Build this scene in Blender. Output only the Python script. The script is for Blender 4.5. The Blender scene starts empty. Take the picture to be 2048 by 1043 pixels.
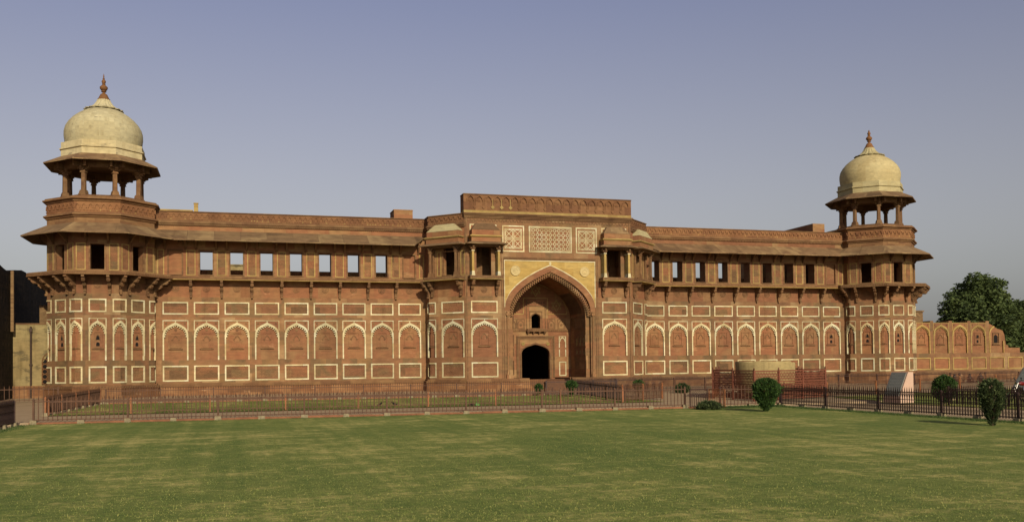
import bpy, bmesh, math, random
from mathutils import Matrix, Vector
random.seed(7)
R_ = math.radians
sc = bpy.context.scene
COL = sc.collection

# ------------------------------------------------------------------ camera
cam = bpy.data.cameras.new("camera")
cam.sensor_width = 36.0
cam.lens = 36.0 * 1884.92 / 2048.0
cam.shift_y = (691.17 - 521.5) / 2048.0
cam.clip_end = 3000.0
cam_o = bpy.data.objects.new("camera", cam)
COL.objects.link(cam_o)
r_ = Vector((0.959544, -0.281302, -0.01206)); u_ = Vector((0.005558, -0.023901, 0.999699)); f_ = Vector((0.281505, 0.959322, 0.021371))
mw = Matrix.Identity(4)
for i in range(3):
    mw[i][0] = r_[i]; mw[i][1] = u_[i]; mw[i][2] = -f_[i]
mw[0][3], mw[1][3], mw[2][3] = -24.984, -77.4, 2.5
cam_o.matrix_world = mw
sc.camera = cam_o

# ------------------------------------------------------------------ sky, sun, exposure
SUN_EL = R_(25.5)
SUN_AZ = R_(2.0)           # sun stands in front of the facade (-Y), a little to the right (+X)
w = bpy.data.worlds.new("World"); sc.world = w; w.use_nodes = True
nt = w.node_tree; nt.nodes.clear()
sky = nt.nodes.new("ShaderNodeTexSky"); sky.sky_type = 'NISHITA'; sky.sun_disc = False
sky.sun_elevation = SUN_EL; sky.sun_rotation = math.pi - SUN_AZ
sky.altitude = 100; sky.air_density = 1.0; sky.dust_density = 2.2; sky.ozone_density = 3.0
hs = nt.nodes.new("ShaderNodeHueSaturation"); hs.inputs['Saturation'].default_value = 0.55
tc = nt.nodes.new('ShaderNodeTexCoord'); sx = nt.nodes.new('ShaderNodeSeparateXYZ'); mr = nt.nodes.new('ShaderNodeMapRange')
mr.inputs[1].default_value = 0.0; mr.inputs[2].default_value = 0.36; mr.inputs[3].default_value = 0.04; mr.inputs[4].default_value = 0.66
mv = nt.nodes.new('ShaderNodeMapRange'); mv.inputs[1].default_value = 0.1; mv.inputs[2].default_value = 0.36; mv.inputs[3].default_value = 1.0; mv.inputs[4].default_value = 1.15
nt.links.new(sx.outputs[2], mv.inputs[0]); nt.links.new(mv.outputs[0], hs.inputs['Value'])
nt.links.new(tc.outputs['Generated'], sx.inputs[0]); nt.links.new(sx.outputs[2], mr.inputs[0]); nt.links.new(mr.outputs[0], hs.inputs['Saturation'])
mx = nt.nodes.new("ShaderNodeMix"); mx.data_type = 'RGBA'; mx.blend_type = 'MULTIPLY'; mx.inputs[0].default_value = 1.0
tm = nt.nodes.new('ShaderNodeMix'); tm.data_type = 'RGBA'; tm.inputs[6].default_value = (1.0, 0.98, 0.95, 1); tm.inputs[7].default_value = (1.09, 0.955, 1.06, 1)
mt_ = nt.nodes.new('ShaderNodeMapRange'); mt_.inputs[1].default_value = 0.08; mt_.inputs[2].default_value = 0.38; nt.links.new(sx.outputs[2], mt_.inputs[0]); nt.links.new(mt_.outputs[0], tm.inputs[0]); nt.links.new(tm.outputs[2], mx.inputs[7])
bg = nt.nodes.new("ShaderNodeBackground"); bg.inputs[1].default_value = 0.078
wo = nt.nodes.new("ShaderNodeOutputWorld")
nt.links.new(sky.outputs[0], hs.inputs['Color']); nt.links.new(hs.outputs[0], mx.inputs[6])
nt.links.new(mx.outputs[2], bg.inputs[0]); nt.links.new(bg.outputs[0], wo.inputs[0])
sd = bpy.data.lights.new("sun", 'SUN'); sd.energy = 4.7; sd.angle = R_(0.5); sd.color = (1.0, 0.9, 0.7)
so = bpy.data.objects.new("sun", sd); COL.objects.link(so)
to_sun = Vector((math.sin(SUN_AZ) * math.cos(SUN_EL), -math.cos(SUN_AZ) * math.cos(SUN_EL), math.sin(SUN_EL)))
so.rotation_euler = (-to_sun).to_track_quat('-Z', 'Y').to_euler()
so.location = (0, -40, 60)
sc.view_settings.view_transform = 'Standard'; sc.view_settings.look = 'None'
sc.view_settings.exposure = 0.0; sc.view_settings.gamma = 1.0

# ------------------------------------------------------------------ materials
def lin(r, g, b):
    f = lambda c: (c / 255 / 12.92) if c / 255 <= 0.04045 else ((c / 255 + 0.055) / 1.055) ** 2.4
    return (f(r), f(g), f(b), 1)

def new_mat(name, rough=0.85, spec=0.25):
    m = bpy.data.materials.new(name); m.use_nodes = True
    b = m.node_tree.nodes['Principled BSDF']
    b.inputs['Roughness'].default_value = rough
    b.inputs['Specular IOR Level'].default_value = spec
    return m, m.node_tree, b

def N(nt, typ, **kw):
    n = nt.nodes.new(typ)
    for k, v in kw.items():
        setattr(n, k, v)
    return n

def wall_vec(nt):
    """(distance along the wall, height, 0) in metres, from the world position and the face's own normal."""
    g = N(nt, "ShaderNodeNewGeometry")
    c = N(nt, "ShaderNodeVectorMath", operation='CROSS_PRODUCT'); c.inputs[0].default_value = (0, 0, 1)
    nt.links.new(g.outputs['True Normal'], c.inputs[1])
    d = N(nt, "ShaderNodeVectorMath", operation='DOT_PRODUCT')
    nt.links.new(g.outputs['Position'], d.inputs[0]); nt.links.new(c.outputs[0], d.inputs[1])
    s = N(nt, "ShaderNodeSeparateXYZ"); nt.links.new(g.outputs['Position'], s.inputs[0])
    o = N(nt, "ShaderNodeCombineXYZ")
    nt.links.new(d.outputs['Value'], o.inputs[0]); nt.links.new(s.outputs[2], o.inputs[1])
    return o.outputs[0], g.outputs['Position']

def ramp(nt, fac, stops, interp='LINEAR'):
    r = N(nt, "ShaderNodeValToRGB"); r.color_ramp.interpolation = interp
    el = r.color_ramp.elements
    while len(el) < len(stops): el.new(0.5)
    for e, (p, c) in zip(el, stops): e.position = p; e.color = c
    nt.links.new(fac, r.inputs[0]); return r.outputs[0]

def mixc(nt, fac, a, b, mode='MIX'):
    m = N(nt, "ShaderNodeMix", data_type='RGBA', blend_type=mode)
    for sock, v in ((0, fac), (6, a), (7, b)):
        if hasattr(v, 'is_linked') or hasattr(v, 'links'): nt.links.new(v, m.inputs[sock])
        else: m.inputs[sock].default_value = v
    return m.outputs[2]

def noise(nt, vec, scale, detail=4, rough=0.55, scl=None):
    n = N(nt, "ShaderNodeTexNoise"); n.inputs['Scale'].default_value = scale
    n.inputs['Detail'].default_value = detail; n.inputs['Roughness'].default_value = rough
    if scl:
        mp = N(nt, "ShaderNodeMapping"); mp.inputs['Scale'].default_value = scl
        nt.links.new(vec, mp.inputs[0]); vec = mp.outputs[0]
    nt.links.new(vec, n.inputs['Vector']); return n.outputs['Fac']

def bump(nt, b, h, strength=0.4, dist=0.02, prev=None):
    bp = N(nt, "ShaderNodeBump"); bp.inputs['Strength'].default_value = strength; bp.inputs['Distance'].default_value = dist
    nt.links.new(h, bp.inputs['Height'])
    nt.links.new(bp.outputs[0], b.inputs['Normal'])

def stone(name, cols, block=(1.1, 0.5), mortar=0.006, stain=(0.55, 0.5), pale=None, carve=0, rough=0.9, dark=(0.45, 0.4, 0.36, 1), k=(0.61, 0.785, 0.82)):
    cols = [(c[0] * k[0], c[1] * k[1], c[2] * k[2], 1) for c in cols]
    if pale: pale = (pale[0], pale[1], (pale[2][0] * k[0], pale[2][1] * k[0], pale[2][2] * k[0], 1))
    m, nt, b = new_mat(name, rough, 0.15)
    v, pos = wall_vec(nt)
    br = N(nt, "ShaderNodeTexBrick"); br.offset = 0.37; br.squash = 1.0
    br.inputs['Color1'].default_value = (0, 0, 0, 1); br.inputs['Color2'].default_value = (1, 1, 1, 1); br.inputs['Mortar'].default_value = (0.5, 0.5, 0.5, 1)
    br.inputs['Scale'].default_value = 1.0; br.inputs['Mortar Size'].default_value = mortar; br.inputs['Mortar Smooth'].default_value = 0.3
    br.inputs['Brick Width'].default_value = block[0]; br.inputs['Row Height'].default_value = block[1]
    nt.links.new(v, br.inputs['Vector'])
    big = noise(nt, pos, 0.35, 3)
    mt = N(nt, "ShaderNodeMath", operation='ADD'); nt.links.new(br.outputs['Color'], mt.inputs[0])
    ms = N(nt, "ShaderNodeMath", operation='MULTIPLY_ADD'); nt.links.new(big, ms.inputs[0]); ms.inputs[1].default_value = 1.5; ms.inputs[2].default_value = -0.75
    nt.links.new(ms.outputs[0], mt.inputs[1])
    n = len(cols)
    c = ramp(nt, mt.outputs[0], [(i / (n - 1), k) for i, k in enumerate(cols)])
    f2 = noise(nt, v, 3.0, 6, 0.65, (0.5, 1.4, 1))
    c = mixc(nt, 0.62, c, ramp(nt, f2, [(0.25, (0.55, 0.55, 0.55, 1)), (0.75, (1.35, 1.3, 1.2, 1))]), 'MULTIPLY')
    st = noise(nt, v, 1.0, 5, 0.6, (1.6, 0.22, 1))      # old rain streaks
    c = mixc(nt, ramp(nt, st, [(stain[0] + 0.02, (0, 0, 0, 1)), (stain[0] + 0.22, (stain[1] * 0.85,) * 3 + (1,))]), c, dark, 'MULTIPLY')
    if pale:
        pn = noise(nt, v, 1.3, 7, 0.7, (0.6, 1.3, 1))
        c = mixc(nt, ramp(nt, pn, [(pale[0], (0, 0, 0, 1)), (pale[0] + 0.06, (pale[1],) * 3 + (1,))]), c, pale[2])
    c = mixc(nt, ramp(nt, br.outputs['Fac'], [(0.2, (0, 0, 0, 1)), (1, (0.45,) * 3 + (1,))]), c, (0.06, 0.035, 0.02, 1))
    oi = N(nt, 'ShaderNodeObjectInfo')
    c = mixc(nt, 1.0, c, ramp(nt, oi.outputs['Random'], [(0, (0.86, 0.87, 0.88, 1)), (0.5, (1.0, 1.0, 1.0, 1)), (1, (1.12, 1.07, 1.02, 1))]), 'MULTIPLY')
    nt.links.new(c, b.inputs['Base Color'])
    h = noise(nt, pos, 14.0, 6, 0.7)
    if carve:
        wv = N(nt, "ShaderNodeTexVoronoi"); wv.inputs['Scale'].default_value = carve; nt.links.new(v, wv.inputs['Vector'])
        ad = N(nt, "ShaderNodeMath", operation='ADD'); nt.links.new(h, ad.inputs[0]); nt.links.new(wv.outputs['Distance'], ad.inputs[1]); h = ad.outputs[0]
        bump(nt, b, h, 0.7, 0.03)
    else:
        bump(nt, b, h, 0.45, 0.02)
    return m

TAN = lin(168, 122, 82); TAN2 = lin(150, 102, 68); RED = lin(166, 98, 66); RED2 = lin(148, 84, 58); BRN = lin(128, 84, 58); OCH = lin(184, 140, 92)
M_WALL = stone("sandstone_frame", [lin(140, 92, 64), lin(150, 98, 68), lin(154, 104, 70), lin(158, 102, 70), lin(128, 92, 64), lin(150, 104, 68), lin(160, 108, 74), lin(174, 126, 88)], (1.25, 1.1), 0.004, stain=(0.55, 0.6), pale=(0.66, 0.3, lin(190, 146, 104)))
M_RED = stone("sandstone_red", [lin(150, 92, 64), lin(158, 96, 66), lin(160, 104, 70), lin(156, 96, 66), lin(162, 110, 74), lin(146, 92, 62)], (1.5, 1.3), 0.004, stain=(0.57, 0.6), pale=(0.6, 0.45, lin(200, 150, 110)))
M_INF = stone("sandstone_carved_infill", [lin(140, 90, 62), lin(150, 92, 64), lin(158, 104, 70), lin(128, 92, 62), lin(152, 94, 64), lin(120, 82, 56)], (2.3, 0.62), 0.003, stain=(0.54, 0.55), pale=(0.63, 0.4, lin(180, 140, 100)), carve=9.0)
M_BASE = stone("sandstone_plinth", [lin(124, 80, 54), lin(142, 88, 58), lin(152, 98, 66), lin(164, 110, 74), lin(138, 86, 56)], (1.6, 0.7), stain=(0.5, 0.6), pale=(0.6, 0.6, lin(206, 164, 120)))
M_UP = stone("sandstone_upper", [lin(148, 90, 62), lin(162, 102, 70), lin(156, 96, 66), lin(172, 122, 82), lin(160, 104, 70)], (1.7, 1.1), stain=(0.6, 0.4), pale=(0.66, 0.5, lin(206, 166, 112)))
M_CARV = stone("sandstone_moulding", [BRN, lin(138, 92, 62), lin(150, 104, 70), BRN], (1.2, 0.3), stain=(0.5, 0.5))
M_EAVE = stone("eave_slabs", [lin(116, 88, 66), lin(150, 116, 86), lin(136, 104, 78), lin(170, 136, 100), lin(128, 96, 72), lin(156, 122, 92)], (0.95, 6.0), 0.012, stain=(0.52, 0.6), pale=(0.64, 0.5, lin(190, 164, 124)), k=(0.6, 0.66, 0.62))
M_MARB = stone("cream_marble", [lin(204, 182, 134), lin(228, 214, 170), lin(214, 196, 150), lin(236, 226, 188), lin(222, 206, 162)], (0.9, 0.9), 0.006, stain=(0.56, 0.5), dark=(0.6, 0.52, 0.4, 1), k=(0.62, 0.645, 0.66))
M_BUFF = stone("buff_inlay", [lin(186, 152, 92), lin(200, 168, 106), lin(176, 140, 84)], (0.9, 0.9), 0.003, stain=(0.6, 0.4), k=(0.56, 0.6, 0.6))
M_BOSS = stone("boss_stone", [lin(214, 190, 138), lin(206, 180, 128)], (3, 3), 0.0, k=(0.64, 0.66, 0.64))
M_YEL = stone("yellow_stone", [lin(198, 162, 94), lin(210, 176, 108), lin(202, 166, 100), lin(192, 154, 88)], (1.2, 0.7), 0.003, stain=(0.68, 0.3), k=(0.56, 0.6, 0.6))
M_DOME_OLD = stone("dome_plaster_weathered", [lin(214, 194, 150), lin(224, 206, 164), lin(210, 190, 146)], (9, 9), 0.0, stain=(0.5, 0.7), pale=(0.6, 0.6, lin(120, 110, 92)), dark=(0.6, 0.55, 0.46, 1), k=(0.56, 0.6, 0.6))
M_DOME = stone("dome_plaster", [lin(200, 180, 134), lin(210, 192, 146), lin(196, 176, 130)], (9, 9), 0.0, stain=(0.54, 0.55), pale=(0.62, 0.5, lin(226, 208, 170)), dark=(0.62, 0.52, 0.4, 1), k=(0.56, 0.6, 0.6))
M_FIN = stone("finial_stone", [lin(134, 84, 52), lin(146, 92, 58)], (5, 5), 0.0)
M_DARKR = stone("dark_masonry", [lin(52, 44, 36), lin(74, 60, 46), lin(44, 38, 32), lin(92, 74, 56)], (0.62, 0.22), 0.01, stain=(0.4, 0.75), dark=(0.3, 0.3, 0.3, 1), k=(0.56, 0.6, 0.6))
M_BRICK = stone("old_brick", [lin(140, 98, 66), lin(156, 112, 76), lin(128, 88, 60)], (0.32, 0.09), 0.008)
M_PLAS = stone("stained_plaster", [lin(176, 152, 104), lin(186, 164, 116), lin(168, 142, 98)], (12, 12), 0.0, stain=(0.46, 0.85), pale=(0.54, 0.65, lin(98, 88, 66)), dark=(0.42, 0.4, 0.34, 1), k=(0.56, 0.6, 0.6))
M_ROOM = stone("room_shade_dark", [lin(70, 50, 38), lin(60, 44, 34)], (2, 1), 0.0)  # dark colour put in for the gloom of the rooms behind the openings

def simple(name, col, rough=0.7, var=0.3, scale=6, bstr=0.2, metal=0):
    col = tuple(c * 0.62 for c in col[:3]) + (1,)
    m, nt, b = new_mat(name, rough, 0.3)
    g = N(nt, "ShaderNodeNewGeometry")
    n = noise(nt, g.outputs['Position'], scale, 5, 0.65)
    lo = tuple(c * (1 - var) for c in col[:3]) + (1,); hi = tuple(min(1, c * (1 + var)) for c in col[:3]) + (1,)
    nt.links.new(ramp(nt, n, [(0.3, lo), (0.7, hi)]), b.inputs['Base Color'])
    b.inputs['Metallic'].default_value = metal
    bump(nt, b, n, bstr, 0.01)
    return m
M_RUST = simple("iron_rust_brown", lin(100, 68, 46), 0.7, 0.35, 3)
M_ORNG = simple("iron_red_oxide", lin(158, 100, 60), 0.7, 0.3, 3)
M_DKIR = simple("iron_dark_brown", lin(66, 42, 32), 0.6, 0.35, 3)
M_CONC = simple("footing_concrete", lin(150, 136, 104), 0.95, 0.3, 9, 0.5)
M_SCR = simple("screen_red_iron", lin(128, 74, 52), 0.6, 0.25, 3)
M_KERB = simple("kerb_red_stone", lin(152, 100, 70), 0.9, 0.3, 2, 0.4)
M_PIPE = simple("pipe_iron", lin(74, 56, 42), 0.7, 0.2, 3)
M_BASIN = stone("basin_granite", [lin(178, 156, 108), lin(196, 172, 122), lin(186, 162, 114)], (9, 9), 0.0, stain=(0.56, 0.5), pale=(0.62, 0.4, lin(120, 102, 74)), k=(0.62, 0.64, 0.62))
M_SIGNP = simple("sign_pink_plaster", lin(222, 186, 158), 0.85, 0.08, 2)
M_SLATE = simple("sign_slate", lin(146, 150, 138), 0.7, 0.1, 6)
M_SIGNT = simple("sign_lettering", lin(186, 186, 170), 0.8, 0.05, 6)
M_BARK = simple("bark", lin(84, 66, 48), 0.95, 0.4, 5, 0.8)
M_ROPE = M_CARV

def foliage(name, cols, scale=2.5):
    m, nt, b = new_mat(name, 0.75, 0.25)
    g = N(nt, "ShaderNodeNewGeometry")
    n1 = noise(nt, g.outputs['Position'], scale, 4, 0.6)
    n2 = N(nt, "ShaderNodeTexWhiteNoise"); n2.noise_dimensions = '1D'
    nt.links.new(g.outputs['Random Per Island'], n2.inputs['W'])
    ad = N(nt, "ShaderNodeMath", operation='MULTIPLY_ADD'); nt.links.new(n2.outputs['Value'], ad.inputs[0]); ad.inputs[1].default_value = 0.5; ad.inputs[2].default_value = -0.25
    a2 = N(nt, "ShaderNodeMath", operation='ADD'); nt.links.new(n1, a2.inputs[0]); nt.links.new(ad.outputs[0], a2.inputs[1])
    k = len(cols)
    nt.links.new(ramp(nt, a2.outputs[0], [(0.25 + 0.5 * i / (k - 1), c) for i, c in enumerate(cols)]), b.inputs['Base Color'])
    b.inputs['Subsurface Weight'].default_value = 0.0
    tr = N(nt, "ShaderNodeBsdfTranslucent"); tr.inputs[0].default_value = cols[-1]
    mxs = N(nt, "ShaderNodeMixShader"); mxs.inputs[0].default_value = 0.2
    out = nt.nodes['Material Output']
    nt.links.new(b.outputs[0], mxs.inputs[1]); nt.links.new(tr.outputs[0], mxs.inputs[2]); nt.links.new(mxs.outputs[0], out.inputs[0])
    return m
M_TREE = foliage("tree_leaves", [lin(38, 48, 22), lin(60, 74, 36), lin(90, 102, 54)], 0.6)
M_BUSH = foliage("bush_leaves", [lin(26, 44, 18), lin(46, 70, 28), lin(74, 98, 42)], 4)
M_BUSHD = foliage("cypress_leaves", [lin(32, 42, 22), lin(52, 64, 34), lin(84, 94, 54)], 4)
M_TUFT = foliage("tuft_grass", [lin(80, 98, 44), lin(110, 120, 58), lin(150, 146, 82)], 1.2)

M_TUFTD = foliage("fringe_grass", [lin(36, 54, 24), lin(54, 76, 32), lin(84, 98, 48)], 2)
def lawn_mat(name, g1, g2, dry, amount):
    m, nt, b = new_mat(name, 0.95, 0.1)
    g = N(nt, "ShaderNodeNewGeometry"); p = g.outputs['Position']
    fine = noise(nt, p, 22, 5, 0.8)
    clump = noise(nt, p, 5.0, 8, 0.75)
    mid = noise(nt, p, 0.9, 9, 0.72)
    big = noise(nt, p, 0.16, 6, 0.6)
    rows = noise(nt, p, 1.0, 3, 0.6, (0.1, 1.3, 1))          # mower passes along the facade
    tracks = noise(nt, p, 1.0, 4, 0.65, (1.5, 0.05, 1))      # tracks towards the fence
    def mixv(*kv):
        out = None
        for k, v in kv:
            x = N(nt, "ShaderNodeMath", operation='MULTIPLY_ADD'); nt.links.new(v, x.inputs[0]); x.inputs[1].default_value = k
            if out is None: x.inputs[2].default_value = 0.0
            else: nt.links.new(out, x.inputs[2])
            out = x.outputs[0]
        return out
    c = ramp(nt, mixv((0.3, mid), (0.25, clump), (0.2, tracks), (0.25, big)), [(0.41, g1), (0.58, g2)])
    d = mixv((0.3, mid), (0.22, big), (0.18, rows), (0.12, tracks), (0.18, clump))
    c = mixc(nt, ramp(nt, d, [(amount, (0, 0, 0, 1)), (amount + 0.1, (0.7,) * 3 + (1,))]), c, dry)
    c = mixc(nt, ramp(nt, mixv((0.6, clump), (0.4, fine)), [(0.36, (0.6,) * 3 + (1,)), (0.5, (0, 0, 0, 1))]), c, (0.55, 0.58, 0.46, 1), 'MULTIPLY')
    nt.links.new(c, b.inputs['Base Color'])
    bump(nt, b, mixv((0.5, fine), (0.5, clump), (0.8, mid)), 1.0, 0.09)
    return m
M_LAWN = lawn_mat("lawn_grass", lin(92, 108, 52), lin(130, 134, 70), lin(206, 186, 118), 0.508)
M_LAWN2 = lawn_mat("inner_lawn_grass", lin(86, 98, 44), lin(126, 126, 62), lin(190, 172, 104), 0.5)
def path_mat():
    m, nt, b = new_mat("path_paving", 0.95, 0.1)
    g = N(nt, "ShaderNodeNewGeometry"); p = g.outputs['Position']
    n = noise(nt, p, 0.8, 6, 0.7); f = noise(nt, p, 30, 4, 0.7)
    c = ramp(nt, n, [(0.3, lin(132, 112, 86)), (0.7, lin(156, 134, 104))])
    c = mixc(nt, 0.4, c, ramp(nt, f, [(0.3, (0.7,) * 3 + (1,)), (0.7, (1.2,) * 3 + (1,))]), 'MULTIPLY')
    nt.links.new(c, b.inputs['Base Color']); bump(nt, b, f, 0.3, 0.01)
    return m
M_PATH = path_mat()

# ------------------------------------------------------------------ mesh helpers
ORG = {}
class MB:
    def __init__(self): self.v = []; self.f = []; self.m = []
    def add(self, vs, fs, mat=0):
        o = len(self.v); self.v += [tuple(x) for x in vs]
        for f in fs: self.f.append(tuple(i + o for i in f)); self.m.append(mat)
    def box(self, x0, x1, y0, y1, z0, z1, M=None, mat=0, skip=()):
        P = [(x0, y0, z0), (x1, y0, z0), (x1, y1, z0), (x0, y1, z0), (x0, y0, z1), (x1, y0, z1), (x1, y1, z1), (x0, y1, z1)]
        if M: P = [M(*p) for p in P]
        F = [(0, 3, 2, 1), (4, 5, 6, 7), (0, 1, 5, 4), (1, 2, 6, 5), (2, 3, 7, 6), (3, 0, 4, 7)]
        self.add(P, [f for i, f in enumerate(F) if i not in skip], mat)
    def loop(self, pts, d0, d1, M, mat=0):
        """prism: polygon pts (s,z) convex, from depth d0 to d1"""
        n = len(pts)
        P = [M(s, d0, z) for s, z in pts] + [M(s, d1, z) for s, z in pts]
        F = [tuple(range(n)), tuple(range(2 * n - 1, n - 1, -1))] + [(i, (i + 1) % n, n + (i + 1) % n, n + i) for i in range(n)]
        self.add(P, F, mat)
    def strip(self, A, B, d0, d1, M, mat=0, ends=True):
        """band between two polylines A and B of equal length in (s,z), thick from d0 to d1"""
        n = len(A)
        P = [M(s, d0, z) for s, z in A] + [M(s, d0, z) for s, z in B] + [M(s, d1, z) for s, z in A] + [M(s, d1, z) for s, z in B]
        F = []
        for i in range(n - 1):
            F += [(i, i + 1, n + i + 1, n + i), (2 * n + i, 3 * n + i, 3 * n + i + 1, 2 * n + i + 1), (i, 2 * n + i, 2 * n + i + 1, i + 1), (n + i, n + i + 1, 3 * n + i + 1, 3 * n + i)]
        if ends: F += [(0, n, 3 * n, 2 * n), (n - 1, 3 * n - 1, 4 * n - 1, 2 * n - 1)]
        self.add(P, F, mat)
    def lathe(self, prof, cx, cy, seg=32, mat=0, cap=True, rib=0, ribs=0):
        n = len(prof); P = []
        for r, z in prof:
            for k in range(seg):
                a = 2 * math.pi * k / seg
                rr = r * (1 + (rib * abs(math.sin(ribs * a / 2)) if ribs else 0))
                P.append((cx + rr * math.cos(a), cy + rr * math.sin(a), z))
        F = [(i * seg + k, i * seg + (k + 1) % seg, (i + 1) * seg + (k + 1) % seg, (i + 1) * seg + k) for i in range(n - 1) for k in range(seg)]
        if cap: F += [tuple(range(seg - 1, -1, -1)), tuple((n - 1) * seg + k for k in range(seg))]
        self.add(P, F, mat)
    def octa(self, prof, cx, cy, mat=0, cap=True, close=False):
        """octagonal rings; prof = (apothem, z)"""
        P = []; n = len(prof)
        for a, z in prof:
            r = a / math.cos(R_(22.5))
            for k in range(8):
                t = R_(22.5 + 45 * k); P.append((cx + r * math.sin(t), cy - r * math.cos(t), z))
        F = [(i * 8 + k, i * 8 + (k + 1) % 8, (i + 1) * 8 + (k + 1) % 8, (i + 1) * 8 + k) for i in range(n - 1) for k in range(8)]
        if close: F += [((n - 1) * 8 + k, (n - 1) * 8 + (k + 1) % 8, (k + 1) % 8, k) for k in range(8)]
        elif cap: F += [tuple(range(7, -1, -1)), tuple((n - 1) * 8 + k for k in range(8))]
        self.add(P, F, mat)
    def tube(self, pts, rad, seg=6, mat=0):
        n = len(pts); P = []
        for i, p in enumerate(pts):
            p = Vector(p); a = Vector(pts[max(0, i - 1)]); b = Vector(pts[min(n - 1, i + 1)])
            t = (b - a).normalized(); u = t.cross(Vector((0, 0, 1)))
            if u.length < 1e-3: u = Vector((1, 0, 0))
            u.normalize(); v = t.cross(u)
            r = rad[i] if isinstance(rad, (list, tuple)) else rad
            for k in range(seg):
                a_ = 2 * math.pi * k / seg; P.append(tuple(p + u * (r * math.cos(a_)) + v * (r * math.sin(a_))))
        F = [(i * seg + k, i * seg + (k + 1) % seg, (i + 1) * seg + (k + 1) % seg, (i + 1) * seg + k) for i in range(n - 1) for k in range(seg)]
        F += [tuple(range(seg - 1, -1, -1)), tuple((n - 1) * seg + k for k in range(seg))]
        self.add(P, F, mat)
    def build(self, name, mats, parent=None, origin=None, smooth=False, label=None):
        if not isinstance(mats, (list, tuple)): mats = [mats]
        if origin is None:
            xs, ys, zs = zip(*self.v); origin = ((min(xs) + max(xs)) / 2, (min(ys) + max(ys)) / 2, min(zs))
        me = bpy.data.meshes.new(name)
        ox, oy, oz = origin
        me.from_pydata([(x - ox, y - oy, z - oz) for x, y, z in self.v], [], self.f)
        for m in mats: me.materials.append(m)
        for p, mi in zip(me.polygons, self.m): p.material_index = mi
        bm = bmesh.new(); bm.from_mesh(me); bmesh.ops.recalc_face_normals(bm, faces=bm.faces); bm.to_mesh(me); bm.free()
        if smooth:
            for p in me.polygons: p.use_smooth = True
            me.set_sharp_from_angle(angle=R_(40))
        o = bpy.data.objects.new(name, me); COL.objects.link(o)
        po = ORG[parent.name] if parent else (0, 0, 0)
        o.location = (ox - po[0], oy - po[1], oz - po[2])
        ORG[o.name] = origin
        if parent: o.parent = parent
        if label: o['label'] = label
        return o

def thing(name, label, cat, loc, group=None):
    o = bpy.data.objects.new(name, None); COL.objects.link(o); o.location = loc; o.empty_display_size = 0.3
    ORG[o.name] = tuple(loc); o['label'] = label; o['category'] = cat
    if group: o['group'] = group
    return o
def tag(o, label, cat, group=None):
    o['label'] = label; o['category'] = cat
    if group: o['group'] = group
    return o
def struct(o): o['kind'] = 'structure'; return o
def dup(o, parent, shift, ang=0.0):
    """copy of a part (shared mesh), moved by a world shift"""
    c = o.copy(); COL.objects.link(c); g = ORG[o.name]
    n = (g[0] + shift[0], g[1] + shift[1], g[2] + shift[2]); po = ORG[parent.name]
    c.location = (n[0] - po[0], n[1] - po[1], n[2] - po[2]); c.rotation_euler = (0, 0, ang); c.parent = parent
    ORG[c.name] = n
    return c

def plane(ox, oy, deg):
    a = R_(deg); tx, ty, nx, ny = math.cos(a), math.sin(a), math.sin(a), -math.cos(a)
    return lambda s, d, z: (ox + tx * s + nx * d, oy + ty * s + ny * d, z)
def fold(cx, cy, d1, d2):
    """mapper around an arris at (cx,cy): s<0 on the face of angle d1, s>0 on the face of angle d2"""
    A = plane(cx, cy, d1); B = plane(cx, cy, d2); h = math.tan(R_((d2 - d1) / 2))
    def M(s, d, z):
        if s < -1e-6: return A(s, d, z)
        return B(-d * h if s < 1e-6 else s, d, z)
    return M

def arch(hw, z0, za, n=14, cs=0.0, k=(0.62, 0.55, 0.76)):
    """four-centred pointed arch, left springing to right springing"""
    h = za - z0; P0, P1, P2, P3 = (hw, 0), (hw, k[0] * h), (k[1] * hw, k[2] * h), (0, h)
    R = []
    for i in range(n + 1):
        t = i / n; a, b, c, d = (1 - t) ** 3, 3 * t * (1 - t) ** 2, 3 * t * t * (1 - t), t ** 3
        R.append((a * P0[0] + b * P1[0] + c * P2[0] + d * P3[0], a * P0[1] + b * P1[1] + c * P2[1] + d * P3[1]))
    L = [(-x, z) for x, z in R]
    pts = L + R[-2::-1]
    return [(cs + x, z0 + z) for x, z in pts]

def plate_hole(mb, s0, s1, z0, z1, cs, hw, zs, za, d0, d1, M, mat=0, n=12, curve=None):
    """rectangular plate with a pointed-arch opening that stands on z0"""
    c = curve or arch(hw, zs, za, n, cs)
    L, Rr = c[0][0], c[-1][0]
    mb.box(s0, L, d0, d1, z0, c[0][1], M, mat); mb.box(Rr, s1, d0, d1, z0, c[0][1], M, mat)
    if L - s0 > 1e-4: mb.box(s0, L, d0, d1, c[0][1], z1, M, mat)
    if s1 - Rr > 1e-4: mb.box(Rr, s1, d0, d1, c[-1][1], z1, M, mat)
    mb.strip(c, [(s, z1) for s, z in c], d0, d1, M, mat)

def ring(mb, s0, s1, z0, z1, t, d0, d1, M, mat=0, cut=False):
    """rectangular frame with mitre-free butt joints; cut=True puts a vertex at s=0 for folded faces"""
    mb.box(s0, s0 + t, d0, d1, z0, z1, M, mat); mb.box(s1 - t, s1, d0, d1, z0, z1, M, mat)
    for a, b in ((z0, z0 + t), (z1 - t, z1)):
        if cut: mb.box(s0 + t, 0, d0, d1, a, b, M, mat); mb.box(0, s1 - t, d0, d1, a, b, M, mat)
        else: mb.box(s0 + t, s1 - t, d0, d1, a, b, M, mat)

def hbox(mb, s0, s1, d0, d1, z0, z1, M, mat=0, cut=False):
    if cut and s0 < 0 < s1: mb.box(s0, 0, d0, d1, z0, z1, M, mat); mb.box(0, s1, d0, d1, z0, z1, M, mat)
    else: mb.box(s0, s1, d0, d1, z0, z1, M, mat)

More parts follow.
